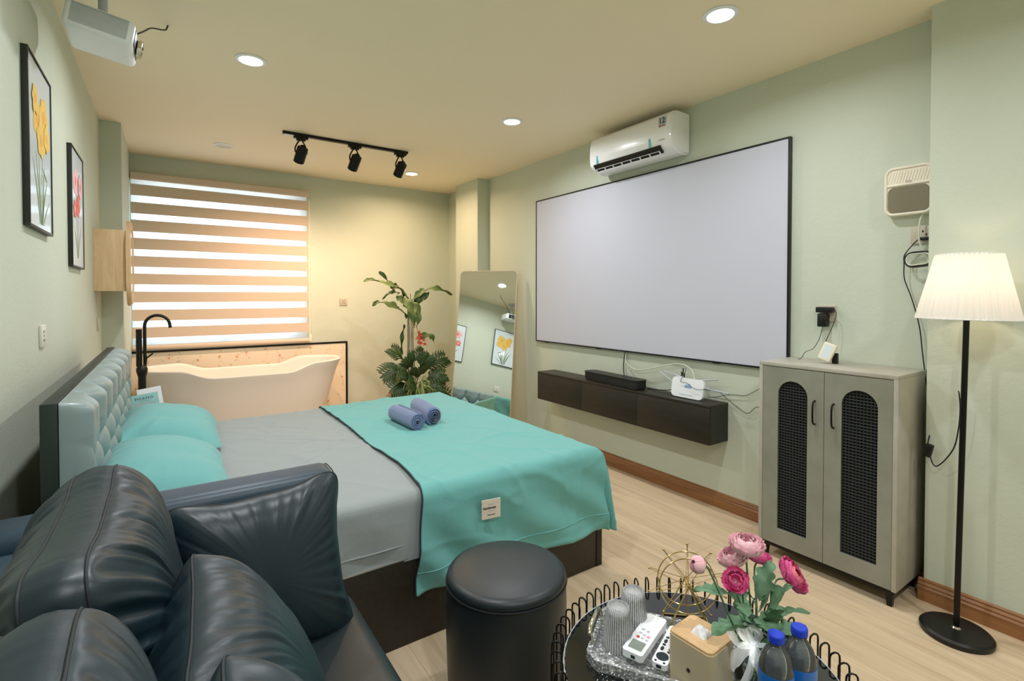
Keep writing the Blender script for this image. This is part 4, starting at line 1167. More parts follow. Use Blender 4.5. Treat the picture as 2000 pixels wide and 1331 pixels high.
def petal(w_, cen_, axis, o_, rad, phi0, phi1, wang, flare, seed):
    """a petal wrapped round the flower ball: phi is measured from the stem side"""
    sd = axis.cross(o_)
    def f(u, v):
        s_ = (v - 0.5) * 2
        ph = phi0 + (phi1 - phi0) * u
        wd = wang * math.sin(PI * (0.10 + 0.66 * u)) ** 0.7
        az = s_ * wd
        edge = 1 - 0.10 * abs(s_) ** 3 * u
        ruf = 0.10 * nz3(u * 3 + seed, s_ * 4, seed) * u + 0.065 * math.sin(s_ * 10 + seed) * u ** 3
        rr_ = rad * (0.55 + 0.45 * math.sin(min(PI / 2, ph)) + flare * u ** 2.2 + ruf)
        dirv = o_ * math.cos(az) + sd * math.sin(az)
        return cen_ + dirv * rr_ * math.sin(ph) - axis * rr_ * math.cos(ph * edge) * 0.82
    w_.grid(9, 9, f)
def peony(label, root, tip, axis, rad, mats, layers=4, bud=False, group='peonies in the glass vase', leaves=()):
    t_ = thing('peony_flower', label, 'flower', root, group)
    tip = Vector(tip); root = Vector(root); axis = Vector(axis).normalized()
    mid = root.lerp(tip, 0.5) + Vector((0, 0, 0.012)) - axis * 0.01
    MB().tube(smooth_path([root, mid, tip - axis * (rad + 0.016), tip - axis * rad * 0.7], 6), 0.0022, 8).build('stem', M['dusty'], t_)
    a_ = axis.orthogonal().normalized(); b_ = axis.cross(a_)
    rnd = random.Random(label)
    groups = {}
    for L in range(layers):
        f = (L + 1) / layers
        np_ = 4 + int(L * 1.8) if not bud else 4
        mt = mats[0] if f > 0.55 else mats[1]
        w_ = groups.setdefault(mt, MB())
        for k in range(np_):
            ang = 2 * PI * (k + rnd.random() * 0.5) / np_ + L * 1.3
            o_ = a_ * math.cos(ang) + b_ * math.sin(ang)
            top_ = (2.75 - 0.95 * f + rnd.uniform(-0.15, 0.12)) if not bud else 2.9
            petal(w_, tip, axis, o_, rad * (0.42 + 0.58 * f) * rnd.uniform(0.94, 1.04), 0.25, top_, (0.95 - 0.3 * f) if not bud else 1.0, (0.04 + 0.22 * f ** 3) if not bud else 0.0, rnd.random() * 20)
    for mt, w_ in groups.items(): w_.build('petals', M[mt], t_, angle=180)
    w_ = MB()
    for k in range(5):
        ang = 2 * PI * k / 5; o_ = a_ * math.cos(ang) + b_ * math.sin(ang)
        petal(w_, tip - axis * rad * 0.06, axis, o_, rad * (0.98 if bud else 0.9), 0.12, 1.2 if bud else 0.85, 0.5, 0.0, k)
    w_.build('calyx', M['dusty'], t_, angle=180)
    for (b0, b1, wd) in leaves: lobed(t_, Vector(b0), Vector(b1), wd, rnd)
    return t_
def lobed(par, b0, b1, wd, rnd, mt='dusty', lobes=4, nm='leaf'):
    d = (b1 - b0); L_ = d.length; d = d.normalized()
    sd = d.cross(Vector((0, 0, 1))).normalized() if abs(d.z) < 0.95 else Vector((0.6, 0.8, 0))
    nn = sd.cross(d)
    ph = rnd.random() * 6
    def f(u, v):
        s_ = (v - 0.5) * 2
        env = math.sin(PI * min(1, 0.06 + u * 0.94)) ** 0.6
        lob = 0.62 + 0.38 * abs(math.sin(PI * lobes * u + 0.4))
        y_ = wd * 0.5 * env * lob * s_
        droop = -0.22 * L_ * u * u
        return b0 + d * (u * L_ + 0.12 * abs(s_) * wd * lob) + sd * y_ + nn * (0.22 * abs(y_) + 0.06 * wd * math.sin(9 * u + ph + 2 * s_)) + Vector((0, 0, droop + 0.0))
    w_ = MB(); w_.grid(26, 7, f); w_.build(nm, M[mt], par, angle=180)
rt = Vector((VX, VY, TZ1 + 0.04))
peony('tall pale pink peony at the top of the bouquet', rt, (1.073, 0.630, 0.838), (-0.1, -0.05, 1), 0.031, ('petalp', 'petalp'), 7, leaves=[((1.10, 0.62, 0.69), (1.06, 0.66, 0.78), 0.04), ((1.10, 0.60, 0.68), (1.13, 0.56, 0.78), 0.06), ((1.11, 0.62, 0.70), (1.16, 0.62, 0.80), 0.05), ((1.09, 0.62, 0.64), (1.03, 0.61, 0.71), 0.05), ((1.10, 0.64, 0.64), (1.13, 0.70, 0.72), 0.05), ((1.10, 0.60, 0.63), (1.07, 0.54, 0.66), 0.06), ((1.12, 0.60, 0.63), (1.17, 0.56, 0.66), 0.055)])
peony('pale pink peony just below the topmost one', rt + Vector((0.01, 0.01, 0)), (1.070, 0.662, 0.797), (-0.35, 0.25, 1), 0.028, ('petalp', 'petalp'), 6, leaves=[((1.11, 0.62, 0.66), (1.06, 0.56, 0.69), 0.05)])
peony('pink and white peony bud leaning left over the gold wheel', rt + Vector((-0.01, 0, 0)), (0.930, 0.655, 0.825), (-0.8, 0.2, 0.5), 0.019, ('petalw', 'petalw'), 2, True, leaves=[((1.02, 0.63, 0.74), (0.955, 0.68, 0.765), 0.045), ((1.04, 0.62, 0.72), (0.99, 0.58, 0.745), 0.035)])
peony('magenta half-open peony at the left front of the bouquet', rt + Vector((-0.005, -0.01, 0)), (1.022, 0.625, 0.775), (-0.55, -0.35, 0.8), 0.023, ('petalm', 'petalm'), 3, leaves=[((1.08, 0.62, 0.665), (0.985, 0.655, 0.675), 0.055)])
peony('magenta and salmon peony at the back right of the bouquet', rt + Vector((0.012, 0, 0)), (1.165, 0.655, 0.775), (0.2, -0.1, 1), 0.025, ('petalm', 'petalc'), 5, leaves=[((1.13, 0.63, 0.66), (1.14, 0.60, 0.755), 0.060), ((1.12, 0.60, 0.64), (1.10, 0.57, 0.73), 0.05)])
peony('large open magenta peony with salmon centre at the far right', rt + Vector((0.01, -0.01, 0)), (1.258, 0.618, 0.715), (0.35, -0.75, 0.65), 0.034, ('petalm', 'petalc'), 6, leaves=[((1.15, 0.62, 0.655), (1.27, 0.585, 0.66), 0.035), ((1.12, 0.63, 0.63), (1.19, 0.60, 0.68), 0.05), ((1.10, 0.61, 0.64), (1.12, 0.57, 0.67), 0.05)])

# ------------------------------------------------------------------ towels
def towel(cx, cy, ang, L_, r_out, label, seed):
    t_ = thing('rolled_towel', label, 'towel', (cx, cy, BTOP + 0.02), 'rolled blue towels on the blanket')
    turns = 3.3; n = 150
    pitch = (r_out - 0.008) / turns
    pts_ = []
    def sp(k, off):
        f = k / n; th = f * turns * 2 * PI + seed
        r_ = 0.010 + (r_out - 0.010) * f + off + 0.0016 * nz3(f * 14, seed, 1)
        return (r_ * math.cos(th) * 1.05, r_ * math.sin(th) * 0.94)
    outer = [sp(k, pitch * 0.37) for k in range(n + 1)]; inner = [sp(k, -pitch * 0.37) for k in range(n + 1)]
    bm = bmesh.new()
    NS = 14
    mx_ = Matrix.Translation((cx, cy, BTOP + 0.018 + r_out * 1.02)) @ Matrix.Rotation(ang, 4, 'Z') @ Matrix.Rotation(R(90), 4, 'Y')
    loops = []
    for s_ in range(NS + 1):
        z_ = (s_ / NS - 0.5) * L_
        e = 1 - 0.05 * (abs(s_ / NS - 0.5) * 2) ** 6
        pl = []
        for i, (a, b) in enumerate(outer + inner[::-1]):
            q = 1 + 0.03 * nz3(a * 12, z_ * 16, seed)
            conic = 0.006 * math.sin(i / len(outer) * 3 + seed) if s_ in (0, NS) else 0
            pl.append(bm.verts.new((a * e * q, b * e * q, z_ + conic + 0.02 * (i / len(outer) - 0.5) * (0.5 if s_ == NS else 0))))
        loops.append(pl)
    m_ = len(loops[0])
    for s_ in range(NS):
        for i in range(m_):
            bm.faces.new((loops[s_][i], loops[s_][(i + 1) % m_], loops[s_ + 1][(i + 1) % m_], loops[s_ + 1][i]))
    for pl in (loops[0], loops[-1]):
        for i in range(n):
            bm.faces.new((pl[i], pl[i + 1], pl[m_ - 2 - i], pl[m_ - 1 - i]))
    w_ = MB(); w_.add(bm, mx_); w_.build('terry_roll', M['towel'], t_, angle=60)
towel(1.180, 2.87, R(-87), 0.32, 0.050, 'left rolled blue towel, with its looser spiral end showing', 0.6)
towel(1.340, 2.93, R(-96), 0.33, 0.053, 'right rolled blue towel, tightly rolled, behind the other', 3.9)

# ------------------------------------------------------------------ bedside table with books
ns = thing('bedside_table', 'small dark bedside table hidden behind the far pillow', 'table', (-0.10, 3.97, 0))
w = MB(); w.box(-0.29, 0.08, 3.79, 4.15, 0.50, 0.53, 0.003); w.box(-0.28, -0.262, 3.80, 4.14, 0, 0.50); w.box(0.052, 0.07, 3.80, 4.14, 0, 0.50); w.box(-0.262, 0.052, 4.12, 4.135, 0.1, 0.50); w.box(-0.262, 0.052, 3.80, 4.12, 0.20, 0.216)
w.build('carcass', M['darkwood'], ns)
bkM = frame((-0.105, 3.93, 0.532), (1, 0.16, 0.0), (-0.0, 0.16, 1)) @ Matrix.Rotation(R(6), 4, 'Z')
b1 = thing('art_book', 'pale green book with a dark capital title standing behind the far pillow', 'book', bkM.translation)
cvr = MB().box(-0.075, 0.075, 0.0, 0.245, 0.0, 0.010, 0.0015, 2, bkM).build('cover', M['bookg'], b1)
MB().box(-0.073, 0.074, 0.003, 0.242, -0.006, 0.0, 0, 1, bkM).build('pages', M['paper'], b1)
MB().box(-0.053, 0.053, 0.05, 0.188, 0.0101, 0.0106, 0, 1, bkM).build('cover_panel', M['bookp'], cvr, smooth=False)
text('PICASSO', 0.021, bkM @ Matrix.Translation((0.0, 0.218, 0.0106)), M['ink'], cvr, 'title', spacing=1.25)
MB().box(-0.022, 0.026, 0.200, 0.2008, 0.0101, 0.0106, 0, 1, bkM).build('title_rule', M['ink'], cvr)
w = MB()
for pts_ in ([(-0.035, 0.155), (-0.01, 0.162), (0.015, 0.156), (0.030, 0.148)], [(-0.040, 0.150), (-0.030, 0.142), (-0.038, 0.140)], [(0.036, 0.150), (0.038, 0.165)], [(0.036, 0.158), (0.030, 0.170)], [(0.038, 0.158), (0.046, 0.170)], [(0.036, 0.165), (0.036, 0.175)], [(-0.035, 0.133), (-0.022, 0.128), (-0.015, 0.133)]):
    w.tube([bkM @ Vector((a, b, 0.0108)) for a, b in pts_], 0.0009, 5)
w.build('line_drawing', M['ink'], cvr)
b2M = frame((-0.075, 4.02, 0.532), (1, 0.10, 0.0), (0, 0.14, 1)) @ Matrix.Rotation(R(7), 4, 'Z')
b2 = thing('white_book', 'white book whose top edge rises behind the pale green book', 'book', b2M.translation)
MB().box(-0.062, 0.066, 0.0, 0.268, 0.0, 0.0025, 0, 1, b2M).box(-0.062, 0.066, 0.0, 0.268, -0.034, -0.0315, 0, 1, b2M).box(-0.064, -0.061, 0.0, 0.268, -0.034, 0.0025, 0, 1, b2M).build('cover', M['white'], b2)
MB().box(-0.061, 0.063, 0.003, 0.265, -0.0314, -0.0001, 0, 1, b2M).build('pages', M['paper'], b2)

# ------------------------------------------------------------------ projection screen
SY0, SY1, SZ0, SZ1 = 1.50, 3.93, 0.957, 2.322
scn = thing('projection_screen', 'large grey fixed-frame projection screen with thin black border on the right wall', 'screen', (XR, (SY0 + SY1) / 2, SZ0))
f = 0.011
w = MB(); w.box(XR - 0.030, XR - 0.004, SY0, SY1, SZ0, SZ0 + f, 0.001); w.box(XR - 0.030, XR - 0.004, SY0, SY1, SZ1 - f, SZ1, 0.001)
w.box(XR - 0.030, XR - 0.004, SY0, SY0 + f, SZ0 + f, SZ1 - f, 0.001); w.box(XR - 0.030, XR - 0.004, SY1 - f, SY1, SZ0 + f, SZ1 - f, 0.001)
for y in (1.60, 1.95, 3.05, 3.75): w.box(XR - 0.02, XR, y, y + 0.05, SZ0 - 0.006, SZ0 + 0.004, 0.001)
w.build('border_frame', M['black'], scn)
MB().box(XR - 0.026, XR - 0.006, SY0 + f, SY1 - f, SZ0 + f, SZ1 - f).build('screen_fabric', M['screen'], scn, smooth=False)

# ------------------------------------------------------------------ air conditioner
AY0, AY1 = 2.195, 2.985
ac = thing('air_conditioner', 'white split air conditioner still in clear film high on the right wall', 'air conditioner', (XR, 2.59, 2.38))
def prof_x(z0, pts_): return pts_
acp = [(0.0, 2.385), (0.0, 2.660), (0.13, 2.662), (0.175, 2.650), (0.200, 2.620), (0.212, 2.560), (0.214, 2.480), (0.205, 2.435), (0.185, 2.410), (0.165, 2.400), (0.10, 2.378), (0.04, 2.372)]
M['accase'] = mat('glossy_film_wrapped_white', (250, 252, 252), 0.25, coat=0.8, bump=((14, 5, 22), 0.25, 0.01))
w = MB()
mx_ = Matrix(((-1, 0, 0, XR), (0, 0, 1, 0), (0, 1, 0, 0), (0, 0, 0, 1)))
w.prism(acp, AY0, AY1, mx_)
t_ = w.bm
bmesh.ops.bevel(t_, geom=[e for e in t_.edges if abs(e.verts[0].co.y - e.verts[1].co.y) < 1e-5], offset=0.012, segments=3, affect='EDGES')
w.build('housing', M['accase'], ac, angle=40)
# vent: dark slot with louvre
VMx = frame((XR - 0.188, 0, 2.404), (0, 1, 0), (-0.62, 0, 0.78))   # x along wall, y up the slope
MB().box(AY0 + 0.09, AY1 - 0.05, -0.030, 0.030, -0.004, 0.008, 0, 1, frame((XR - 0.190, 0, 2.408), (0, 1, 0), (-0.66, 0, 0.75))).build('air_outlet', M['black'], ac)
w = MB()
LMx = frame((XR - 0.185, 0, 2.395), (0, 1, 0), (-0.75, 0, 0.66))
w.box(AY0 + 0.10, AY1 - 0.07, -0.020, -0.013, -0.013, -0.010, 0.001, 1, LMx); w.box(AY0 + 0.10, AY1 - 0.07, 0.010, 0.013, -0.0125, -0.0105, 0, 1, LMx)
for k in range(8):
    y = AY0 + 0.10 + k * (AY1 - AY0 - 0.175) / 7; w.box(y, y + 0.006, -0.018, 0.012, -0.014, -0.008, 0, 1, LMx)
w.build('louvre', M['white'], ac)
for y in (AY1 - 0.10, AY0 + 0.17): MB().box(XR - 0.2165, XR - 0.2135, y, y + 0.014, 2.435, 2.495, 0.0005).build('blue_tape', M['bluetape'], ac)
ACT = Matrix(((0, 0, -1, XR - 0.2125), (-1, 0, 0, 2.265), (0, 1, 0.0, 2.585), (0, 0, 0, 1)))
MB().box(-0.028, 0.028, -0.034, 0.034, 0.0002, 0.0012, 0, 1, ACT).build('sticker', M['greybtn'], ac)
text('12', 0.052, ACT @ Matrix.Translation((0, 0.006, 0.0016)), M['ink'], ac, 'number', bold=0.001)
MB().box(-0.026, -0.006, -0.030, -0.022, 0.0014, 0.002, 0, 1, ACT).box(0.0, 0.022, -0.030, -0.024, 0.0014, 0.002, 0, 1, ACT).build('small_print', M['red'], ac)
MB().box(XR - 0.2155, XR - 0.213, AY0 + 0.05, AY0 + 0.10, 2.462, 2.468, 0).build('maker_plate', M['antenna'], ac)

# ------------------------------------------------------------------ wall shelf box
shf = thing('floating_cabinet', 'long black-brown wall-hung cabinet under the projection screen', 'cabinet', (2.9, 2.78, 0.455))
HY0, HY1, HX = 1.895, 3.675, 2.80
w = MB(); w.box(HX + 0.014, XR, HY0, HY1, 0.455, 0.690); w.build('carcass', M['darkside'], shf, smooth=False)
MB().box(HX, XR, HY0 - 0.001, HY1 + 0.001, 0.690, 0.705, 0.001).build('top_panel', M['darkwood'], shf)
for i in range(3):
    a = HY0 + (HY1 - HY0) * i / 3; b_ = HY0 + (HY1 - HY0) * (i + 1) / 3
    MB().box(HX, HX + 0.014, a + 0.0012, b_ - 0.0012, 0.455, 0.688, 0.0008).build('flap_door', M['darkwood'], shf)
sb = thing('soundbar', 'short black soundbar lying on the wall-hung cabinet', 'speaker', (2.87, 2.75, 0.705))
SBM = Matrix.Translation((2.885, 2.80, 0.705)) @ Matrix.Rotation(R(90 - 4), 4, 'Z')
MB().prism(stadium(0.305, 0.058, 0.03, 8), 0.012, 0.066, SBM).build('grille', M['blackfab'], sb, angle=30)
MB().prism(stadium(0.308, 0.061, 0.032, 8), 0.066, 0.073, SBM).build('top_plate', M['black'], sb, angle=30)
MB().prism(stadium(0.300, 0.052, 0.03, 8), 0.0, 0.012, SBM).build('foot_plate', M['black'], sb, angle=30)
MB().box(-0.31, 0.31, -0.012, 0.012, 0.062, 0.068, 0.001, 1, SBM @ Matrix.Translation((0, 0, 0))).build('side_band', M['black'], sb)

ro = thing('wifi_router', 'white router leaning upright on the wall-hung cabinet', 'router', (2.90, 2.10, 0.706))
RO = Matrix(((0, 0.20, -0.98, 2.885), (-1, 0, 0, 2.115), (0, 0.98, 0.20, 0.770), (0, 0, 0, 1)))
RO = frame((2.895, 2.125, 0.775), (0.05, -1, -0.015), (0.16, 0.0, 1))
MB().prism(stadium(0.120, 0.066, 0.030, 8), -0.011, 0.011, RO).build('casing', M['white'], ro, angle=30)
MB().box(-0.015, 0.030, 0.016, 0.020, 0.011, 0.0116, 0, 1, RO).box(-0.020, 0.034, 0.008, 0.013, 0.011, 0.0116, 0, 1, RO).box(-0.018, 0.034, 0.001, 0.005, 0.011, 0.0116, 0, 1, RO).box(-0.002, 0.022, 0.026, 0.029, 0.011, 0.0116, 0, 1, RO).build('blue_print', M['blueink'], ro)
MB().box(-0.055, 0.050, -0.050, -0.045, 0.011, 0.0114, 0, 1, RO).build('indicator_strip', M['greybtn'], ro)
for a, b_ in (((-0.118, 0.02), (-0.25, 0.085)), ((-0.05, 0.066), (-0.22, 0.088)), ((0.075, 0.062), (0.20, 0.088)), ((0.118, 0.018), (0.285, 0.010))):
    MB().tube([RO @ Vector((a[0], a[1], -0.006)), RO @ Vector((b_[0], b_[1], -0.012))], [0.006, 0.0045], 8).build('antenna', M['antenna'], ro)
def cable(label, pts_, r_, mt, nm='cable'):
    return tag(MB().tube(smooth_path(pts_, 7), r_, 6).build(nm, M[mt]), label, 'cable')
cable('white cable looping from the screen down to the router', [(2.985, 2.765, 0.955), (2.975, 2.755, 0.88), (2.96, 2.66, 0.835), (2.955, 2.55, 0.845), (2.955, 2.42, 0.88), (2.955, 2.29, 0.915), (2.95, 2.20, 0.92), (2.945, 2.13, 0.89), (2.93, 2.10, 0.835)], 0.0042, 'cablew')
cable('black cable hanging from the screen behind the soundbar', [(2.985, 2.775, 0.955), (2.978, 2.785, 0.86), (2.97, 2.77, 0.77), (2.965, 2.74, 0.712)], 0.0038, 'black')
cable('black cable on the shelf between soundbar and router', [(2.93, 2.50, 0.712), (2.94, 2.42, 0.714), (2.95, 2.34, 0.722), (2.945, 2.27, 0.745), (2.935, 2.235, 0.765)], 0.0036, 'black')
cable('thin black cable draped over the face of the router', [(2.925, 2.165, 0.905), (2.91, 2.16, 0.875), (2.880, 2.165, 0.838), (2.872, 2.165, 0.815), (2.872, 2.12, 0.812), (2.868, 2.07, 0.79), (2.869, 2.03, 0.782), (2.892, 1.995, 0.785), (2.94, 1.985, 0.775)], 0.0018, 'black')
cable('thin black cable running from router to cabinet, the upper one', [(2.95, 2.02, 0.722), (2.975, 1.98, 0.728), (2.985, 1.90, 0.755), (2.985, 1.84, 0.765), (2.985, 1.77, 0.772), (2.985, 1.72, 0.80), (2.985, 1.66, 0.835), (2.985, 1.55, 0.85), (2.985, 1.47, 0.85)], 0.0020, 'black')
cable('thin black cable sagging from router to cabinet, the lower zigzag one', [(2.955, 2.00, 0.785), (2.98, 1.95, 0.77), (2.985, 1.90, 0.735), (2.985, 1.84, 0.70), (2.985, 1.77, 0.665), (2.985, 1.74, 0.67), (2.985, 1.69, 0.715), (2.985, 1.62, 0.70), (2.985, 1.50, 0.69)], 0.0020, 'black')
w = MB(); 
for k, (y, z) in enumerate(((2.185, 0.90), (2.20, 0.875), (2.175, 0.868), (2.205, 0.85))): w.tube([(2.925, y, z), (2.93, y + 0.006 * (-1) ** k, z - 0.045)], 0.0045, 6)
tag(w.build('cable_plug', M['black']), 'bunch of black plugs at the top of the white router', 'plug')

# ------------------------------------------------------------------ cabinet with cane doors
KX, KY0, KY1, KZ0, KZ1 = 2.65, 0.860, 1.490, 0.078, 1.045
kb = thing('shoe_cabinet', 'concrete-look cabinet with two arched black cane doors beside the lamp', 'cabinet', (2.82, 1.175, 0))
w = MB(); w.box(KX, XR - 0.003, KY0, KY1, KZ1 - 0.018, KZ1, 0.001); w.build('top_panel', M['concretel'], kb)
w = MB(); w.box(KX, XR - 0.003, KY0, KY0 + 0.018, KZ0, KZ1 - 0.018, 0.0008); w.build('side_panel', M['concretel'], kb)
w = MB(); w.box(KX, XR - 0.003, KY1 - 0.018, KY1, KZ0, KZ1 - 0.018, 0.0008); w.build('side_panel', M['concretel'], kb)
w = MB(); w.box(KX + 0.02, XR - 0.003, KY0 + 0.018, KY1 - 0.018, KZ0, KZ0 + 0.018); w.build('bottom_panel', M['concrete'], kb)
w = MB(); w.box(XR - 0.012, XR - 0.004, KY0 + 0.018, KY1 - 0.018, KZ0 + 0.018, KZ1 - 0.018); w.build('back_panel', M['darkside'], kb)
for z in (0.32, 0.56, 0.80): MB().box(KX + 0.03, XR - 0.013, KY0 + 0.018, KY1 - 0.018, z, z + 0.015).build('shelf', M['concrete'], kb)
def cane_door(y0, y1, ay0, ay1, az0, az1, hy):
    bm = bmesh.new()
    z0, z1 = KZ0 + 0.003, KZ1 - 0.021
    r_ = (ay1 - ay0) / 2; cy = (ay0 + ay1) / 2; cz = az1 - r_
    N_ = 24
    def v_(y, z): return bm.verts.new((KX + 0.018, y, z))
    arc = [v_(cy - r_ * math.cos(PI * k / N_), cz + r_ * math.sin(PI * k / N_)) for k in range(N_ + 1)]
    top = [v_(y0 + (y1 - y0) * k / N_, z1) for k in range(N_ + 1)]
    for k in range(N_): bm.faces.new((arc[k], arc[k + 1], top[k + 1], top[k]))
    L0, L1, L2, L3 = v_(y0, z0), v_(y0, az0), v_(y0, cz), None
    R0, R1, R2 = v_(y1, z0), v_(y1, az0), v_(y1, cz)
    a0, a1 = v_(ay0, az0), v_(ay1, az0); b0, b1 = v_(ay0, z0), v_(ay1, z0)
    bm.faces.new((L0, b0, a0, L1)); bm.faces.new((b0, b1, a1, a0)); bm.faces.new((b1, R0, R1, a1))
    bm.faces.new((L1, a0, arc[0], L2)); bm.faces.new((a1, R1, R2, arc[-1])); bm.faces.new((L2, arc[0], top[0])); bm.faces.new((arc[-1], R2, top[-1]))
    g = bmesh.ops.extrude_face_region(bm, geom=list(bm.faces))
    bmesh.ops.translate(bm, vec=(-0.016, 0, 0), verts=[q for q in g['geom'] if isinstance(q, bmesh.types.BMVert)])
    w_ = MB(); w_.add(bm)
    d_ = w_.build('door', M['concrete'], kb, angle=20)
    # cane panel
    w_ = MB()
    def inside(y, z):
        if z < az0 or y < ay0 or y > ay1: return False
        return z <= cz or (y - cy) ** 2 + (z - cz) ** 2 <= r_ * r_
    def seg(p, q, wdt, xo):
        # clip segment by sampling
        n = 60; ins = [k for k in range(n + 1) if inside(p[0] + (q[0] - p[0]) * k / n, p[1] + (q[1] - p[1]) * k / n)]
        if len(ins) < 2: return
        a, b_ = ins[0] / n, ins[-1] / n
        A = (p[0] + (q[0] - p[0]) * a, p[1] + (q[1] - p[1]) * a); B = (p[0] + (q[0] - p[0]) * b_, p[1] + (q[1] - p[1]) * b_)
        w_.tube([(KX + xo, A[0], A[1]), (KX + xo, B[0], B[1])], wdt, 4, ends=False)
    s_ = 0.0148
    k = 0
    while az0 + k * s_ < az1:
        z = az0 + k * s_; seg((ay0, z), (ay1, z), 0.0027, 0.010); k += 1
    for k in range(int((ay1 - ay0) / s_) + 1): seg((ay0 + k * s_, az0), (ay0 + k * s_, az1), 0.0027, 0.011)
    W_ = ay1 - ay0
    for k in range(-12, int((az1 - az0) / s_) + 2):
        z = az0 + (k + 0.5) * s_
        seg((ay0, z), (ay1, z + W_), 0.0019, 0.0125); seg((ay1, z), (ay0, z + W_), 0.0019, 0.0135)
    w_.build('cane_panel', M['cane'], d_, smooth=False)
    bkp = MB(); bkp.box(KX + 0.020, KX + 0.0215, ay0 - 0.01, ay1 + 0.01, az0 - 0.01, az1 + 0.01); bkp.build('dark_gauze', M['gauze'], d_)
    hz = 0.818
    MB().tube(smooth_path([(KX + 0.002, hy, hz + 0.058), (KX - 0.016, hy, hz + 0.052), (KX - 0.022, hy, hz + 0.03), (KX - 0.023, hy, hz), (KX - 0.022, hy, hz - 0.03), (KX - 0.016, hy, hz - 0.052), (KX + 0.002, hy, hz - 0.058)], 5), 0.0045, 8).build('handle', M['blackmetal'], d_)
cane_door(KY0 + 0.0195, 1.1625, 0.937, 1.087, 0.168, 0.957, 1.120)
cane_door(1.1650, KY1 - 0.0195, 1.242, 1.390, 0.168, 0.957, 1.206)
w = MB()
w.box(KX + 0.012, KX + 0.030, KY0 + 0.012, KY1 - 0.012, 0.058, KZ0, 0.001); w.box(XR - 0.03, XR - 0.012, KY0 + 0.012, KY1 - 0.012, 0.058, KZ0); w.box(KX + 0.03, XR - 0.03, KY0 + 0.012, KY0 + 0.03, 0.058, KZ0); w.box(KX + 0.03, XR - 0.03, KY1 - 0.03, KY1 - 0.012, 0.058, KZ0)
w.build('base_frame', M['blackmetal'], kb)
for lx in (KX + 0.028, XR - 0.05):
    for ly in (KY0 + 0.03, KY1 - 0.03):
        MB().lathe([(0, 0), (0.014, 0), (0.021, 0.066), (0, 0.066)], 4, Matrix.Translation((lx, ly, 0)) @ Matrix.Rotation(R(45), 4, 'Z')).build('leg', M['blackmetal'], kb)

# small display on the cabinet and the chargers above
gd = thing('desk_clock', 'small cream digital display propped on the concrete cabinet', 'display', (2.83, 1.22, 1.046))
GM = frame((2.835, 1.235, 1.095), (-0.32, -1.0, -0.42), (0.30, -0.55, 1.0))
GM = frame((2.84, 1.232, 1.106), (0.10, -1, -0.36), (0.22, -0.38, 1))
MB().box(-0.030, 0.030, -0.047, 0.047, -0.014, 0.014, 0.004, 3, GM).build('casing', M['cream'], gd)
MB().box(-0.020, 0.016, -0.036, 0.036, 0.0138, 0.0146, 0, 1, GM).build('display', M['canvas'], gd)
MB().box(2.862, 2.880, 1.195, 1.222, 1.046, 1.100, 0.002).build('stand', M['black'], gd)
ch = thing('power_adapter', 'flat wide black charger in the socket above the cabinet', 'charger', (XR, 1.303, 1.33))
MB().box(XR - 0.050, XR - 0.010, 1.262, 1.345, 1.308, 1.338, 0.004).build('body', M['black'], ch)
ch = thing('power_adapter', 'black block charger hanging below the flat one', 'charger', (XR, 1.31, 1.27))
MB().box(XR - 0.055, XR - 0.010, 1.288, 1.334, 1.230, 1.302, 0.005).build('body', M['black'], ch)
cable('thin black cable from the block charger down behind the display', [(2.965, 1.312, 1.232), (2.955, 1.315, 1.20), (2.94, 1.32, 1.16), (2.92, 1.34, 1.11), (2.90, 1.37, 1.09), (2.885, 1.385, 1.056), (2.88, 1.40, 1.049)], 0.0018, 'black')
cable('black cable curving from the flat charger to the cream display', [(2.965, 1.264, 1.325), (2.955, 1.245, 1.318), (2.945, 1.238, 1.29), (2.92, 1.25, 1.22), (2.89, 1.262, 1.16), (2.862, 1.252, 1.135)], 0.0020, 'black')

# ------------------------------------------------------------------ door chime box
dc = thing('door_chime', 'cream wall box with ribbed top and grey window by the right pillar', 'wall box', (XR - 0.02, 0.93, 1.91))
DCM = Matrix(((0, 0, -1, 2.955), (-1, 0, 0, 0.930), (0, 1, 0, 1.910), (0, 0, 0, 1)))
MB().prism(stadium(0.098, 0.118, 0.035, 8), -0.044, 0.0, DCM).build('casing', M['cream'], dc, angle=30)
w = MB(); w.tube([DCM @ Vector((p[0], p[1], 0.001)) for p in stadium(0.092, 0.112, 0.032, 8)], 0.0065, 8, True)
w.tube([DCM @ Vector((-0.088, 0.030, 0.002)), DCM @ Vector((0.088, 0.030, 0.002))], 0.006, 8)
w.build('raised_rim', M['cream'], dc)
w = MB()
for k in range(14): w.tube([DCM @ Vector((-0.084 + k * 0.0118, 0.040, 0.0005)), DCM @ Vector((-0.070 + k * 0.0118, 0.096 , 0.0005))], 0.0018, 5)
w.build('ribbed_panel', M['cream'], dc)
MB().prism(stadium(0.082, 0.062, 0.024, 6), 0.0, 0.004, DCM @ Matrix.Translation((0, -0.042, 0))).build('grey_window', mat('smoked_window', (126, 118, 96), 0.3), dc, angle=30)
MB().prism(stadium(0.010, 0.006, 0.003, 4), 0.0, 0.003, DCM @ Matrix.Translation((0.0, 0.042, 0.001))).build('latch', M['socket'], dc)

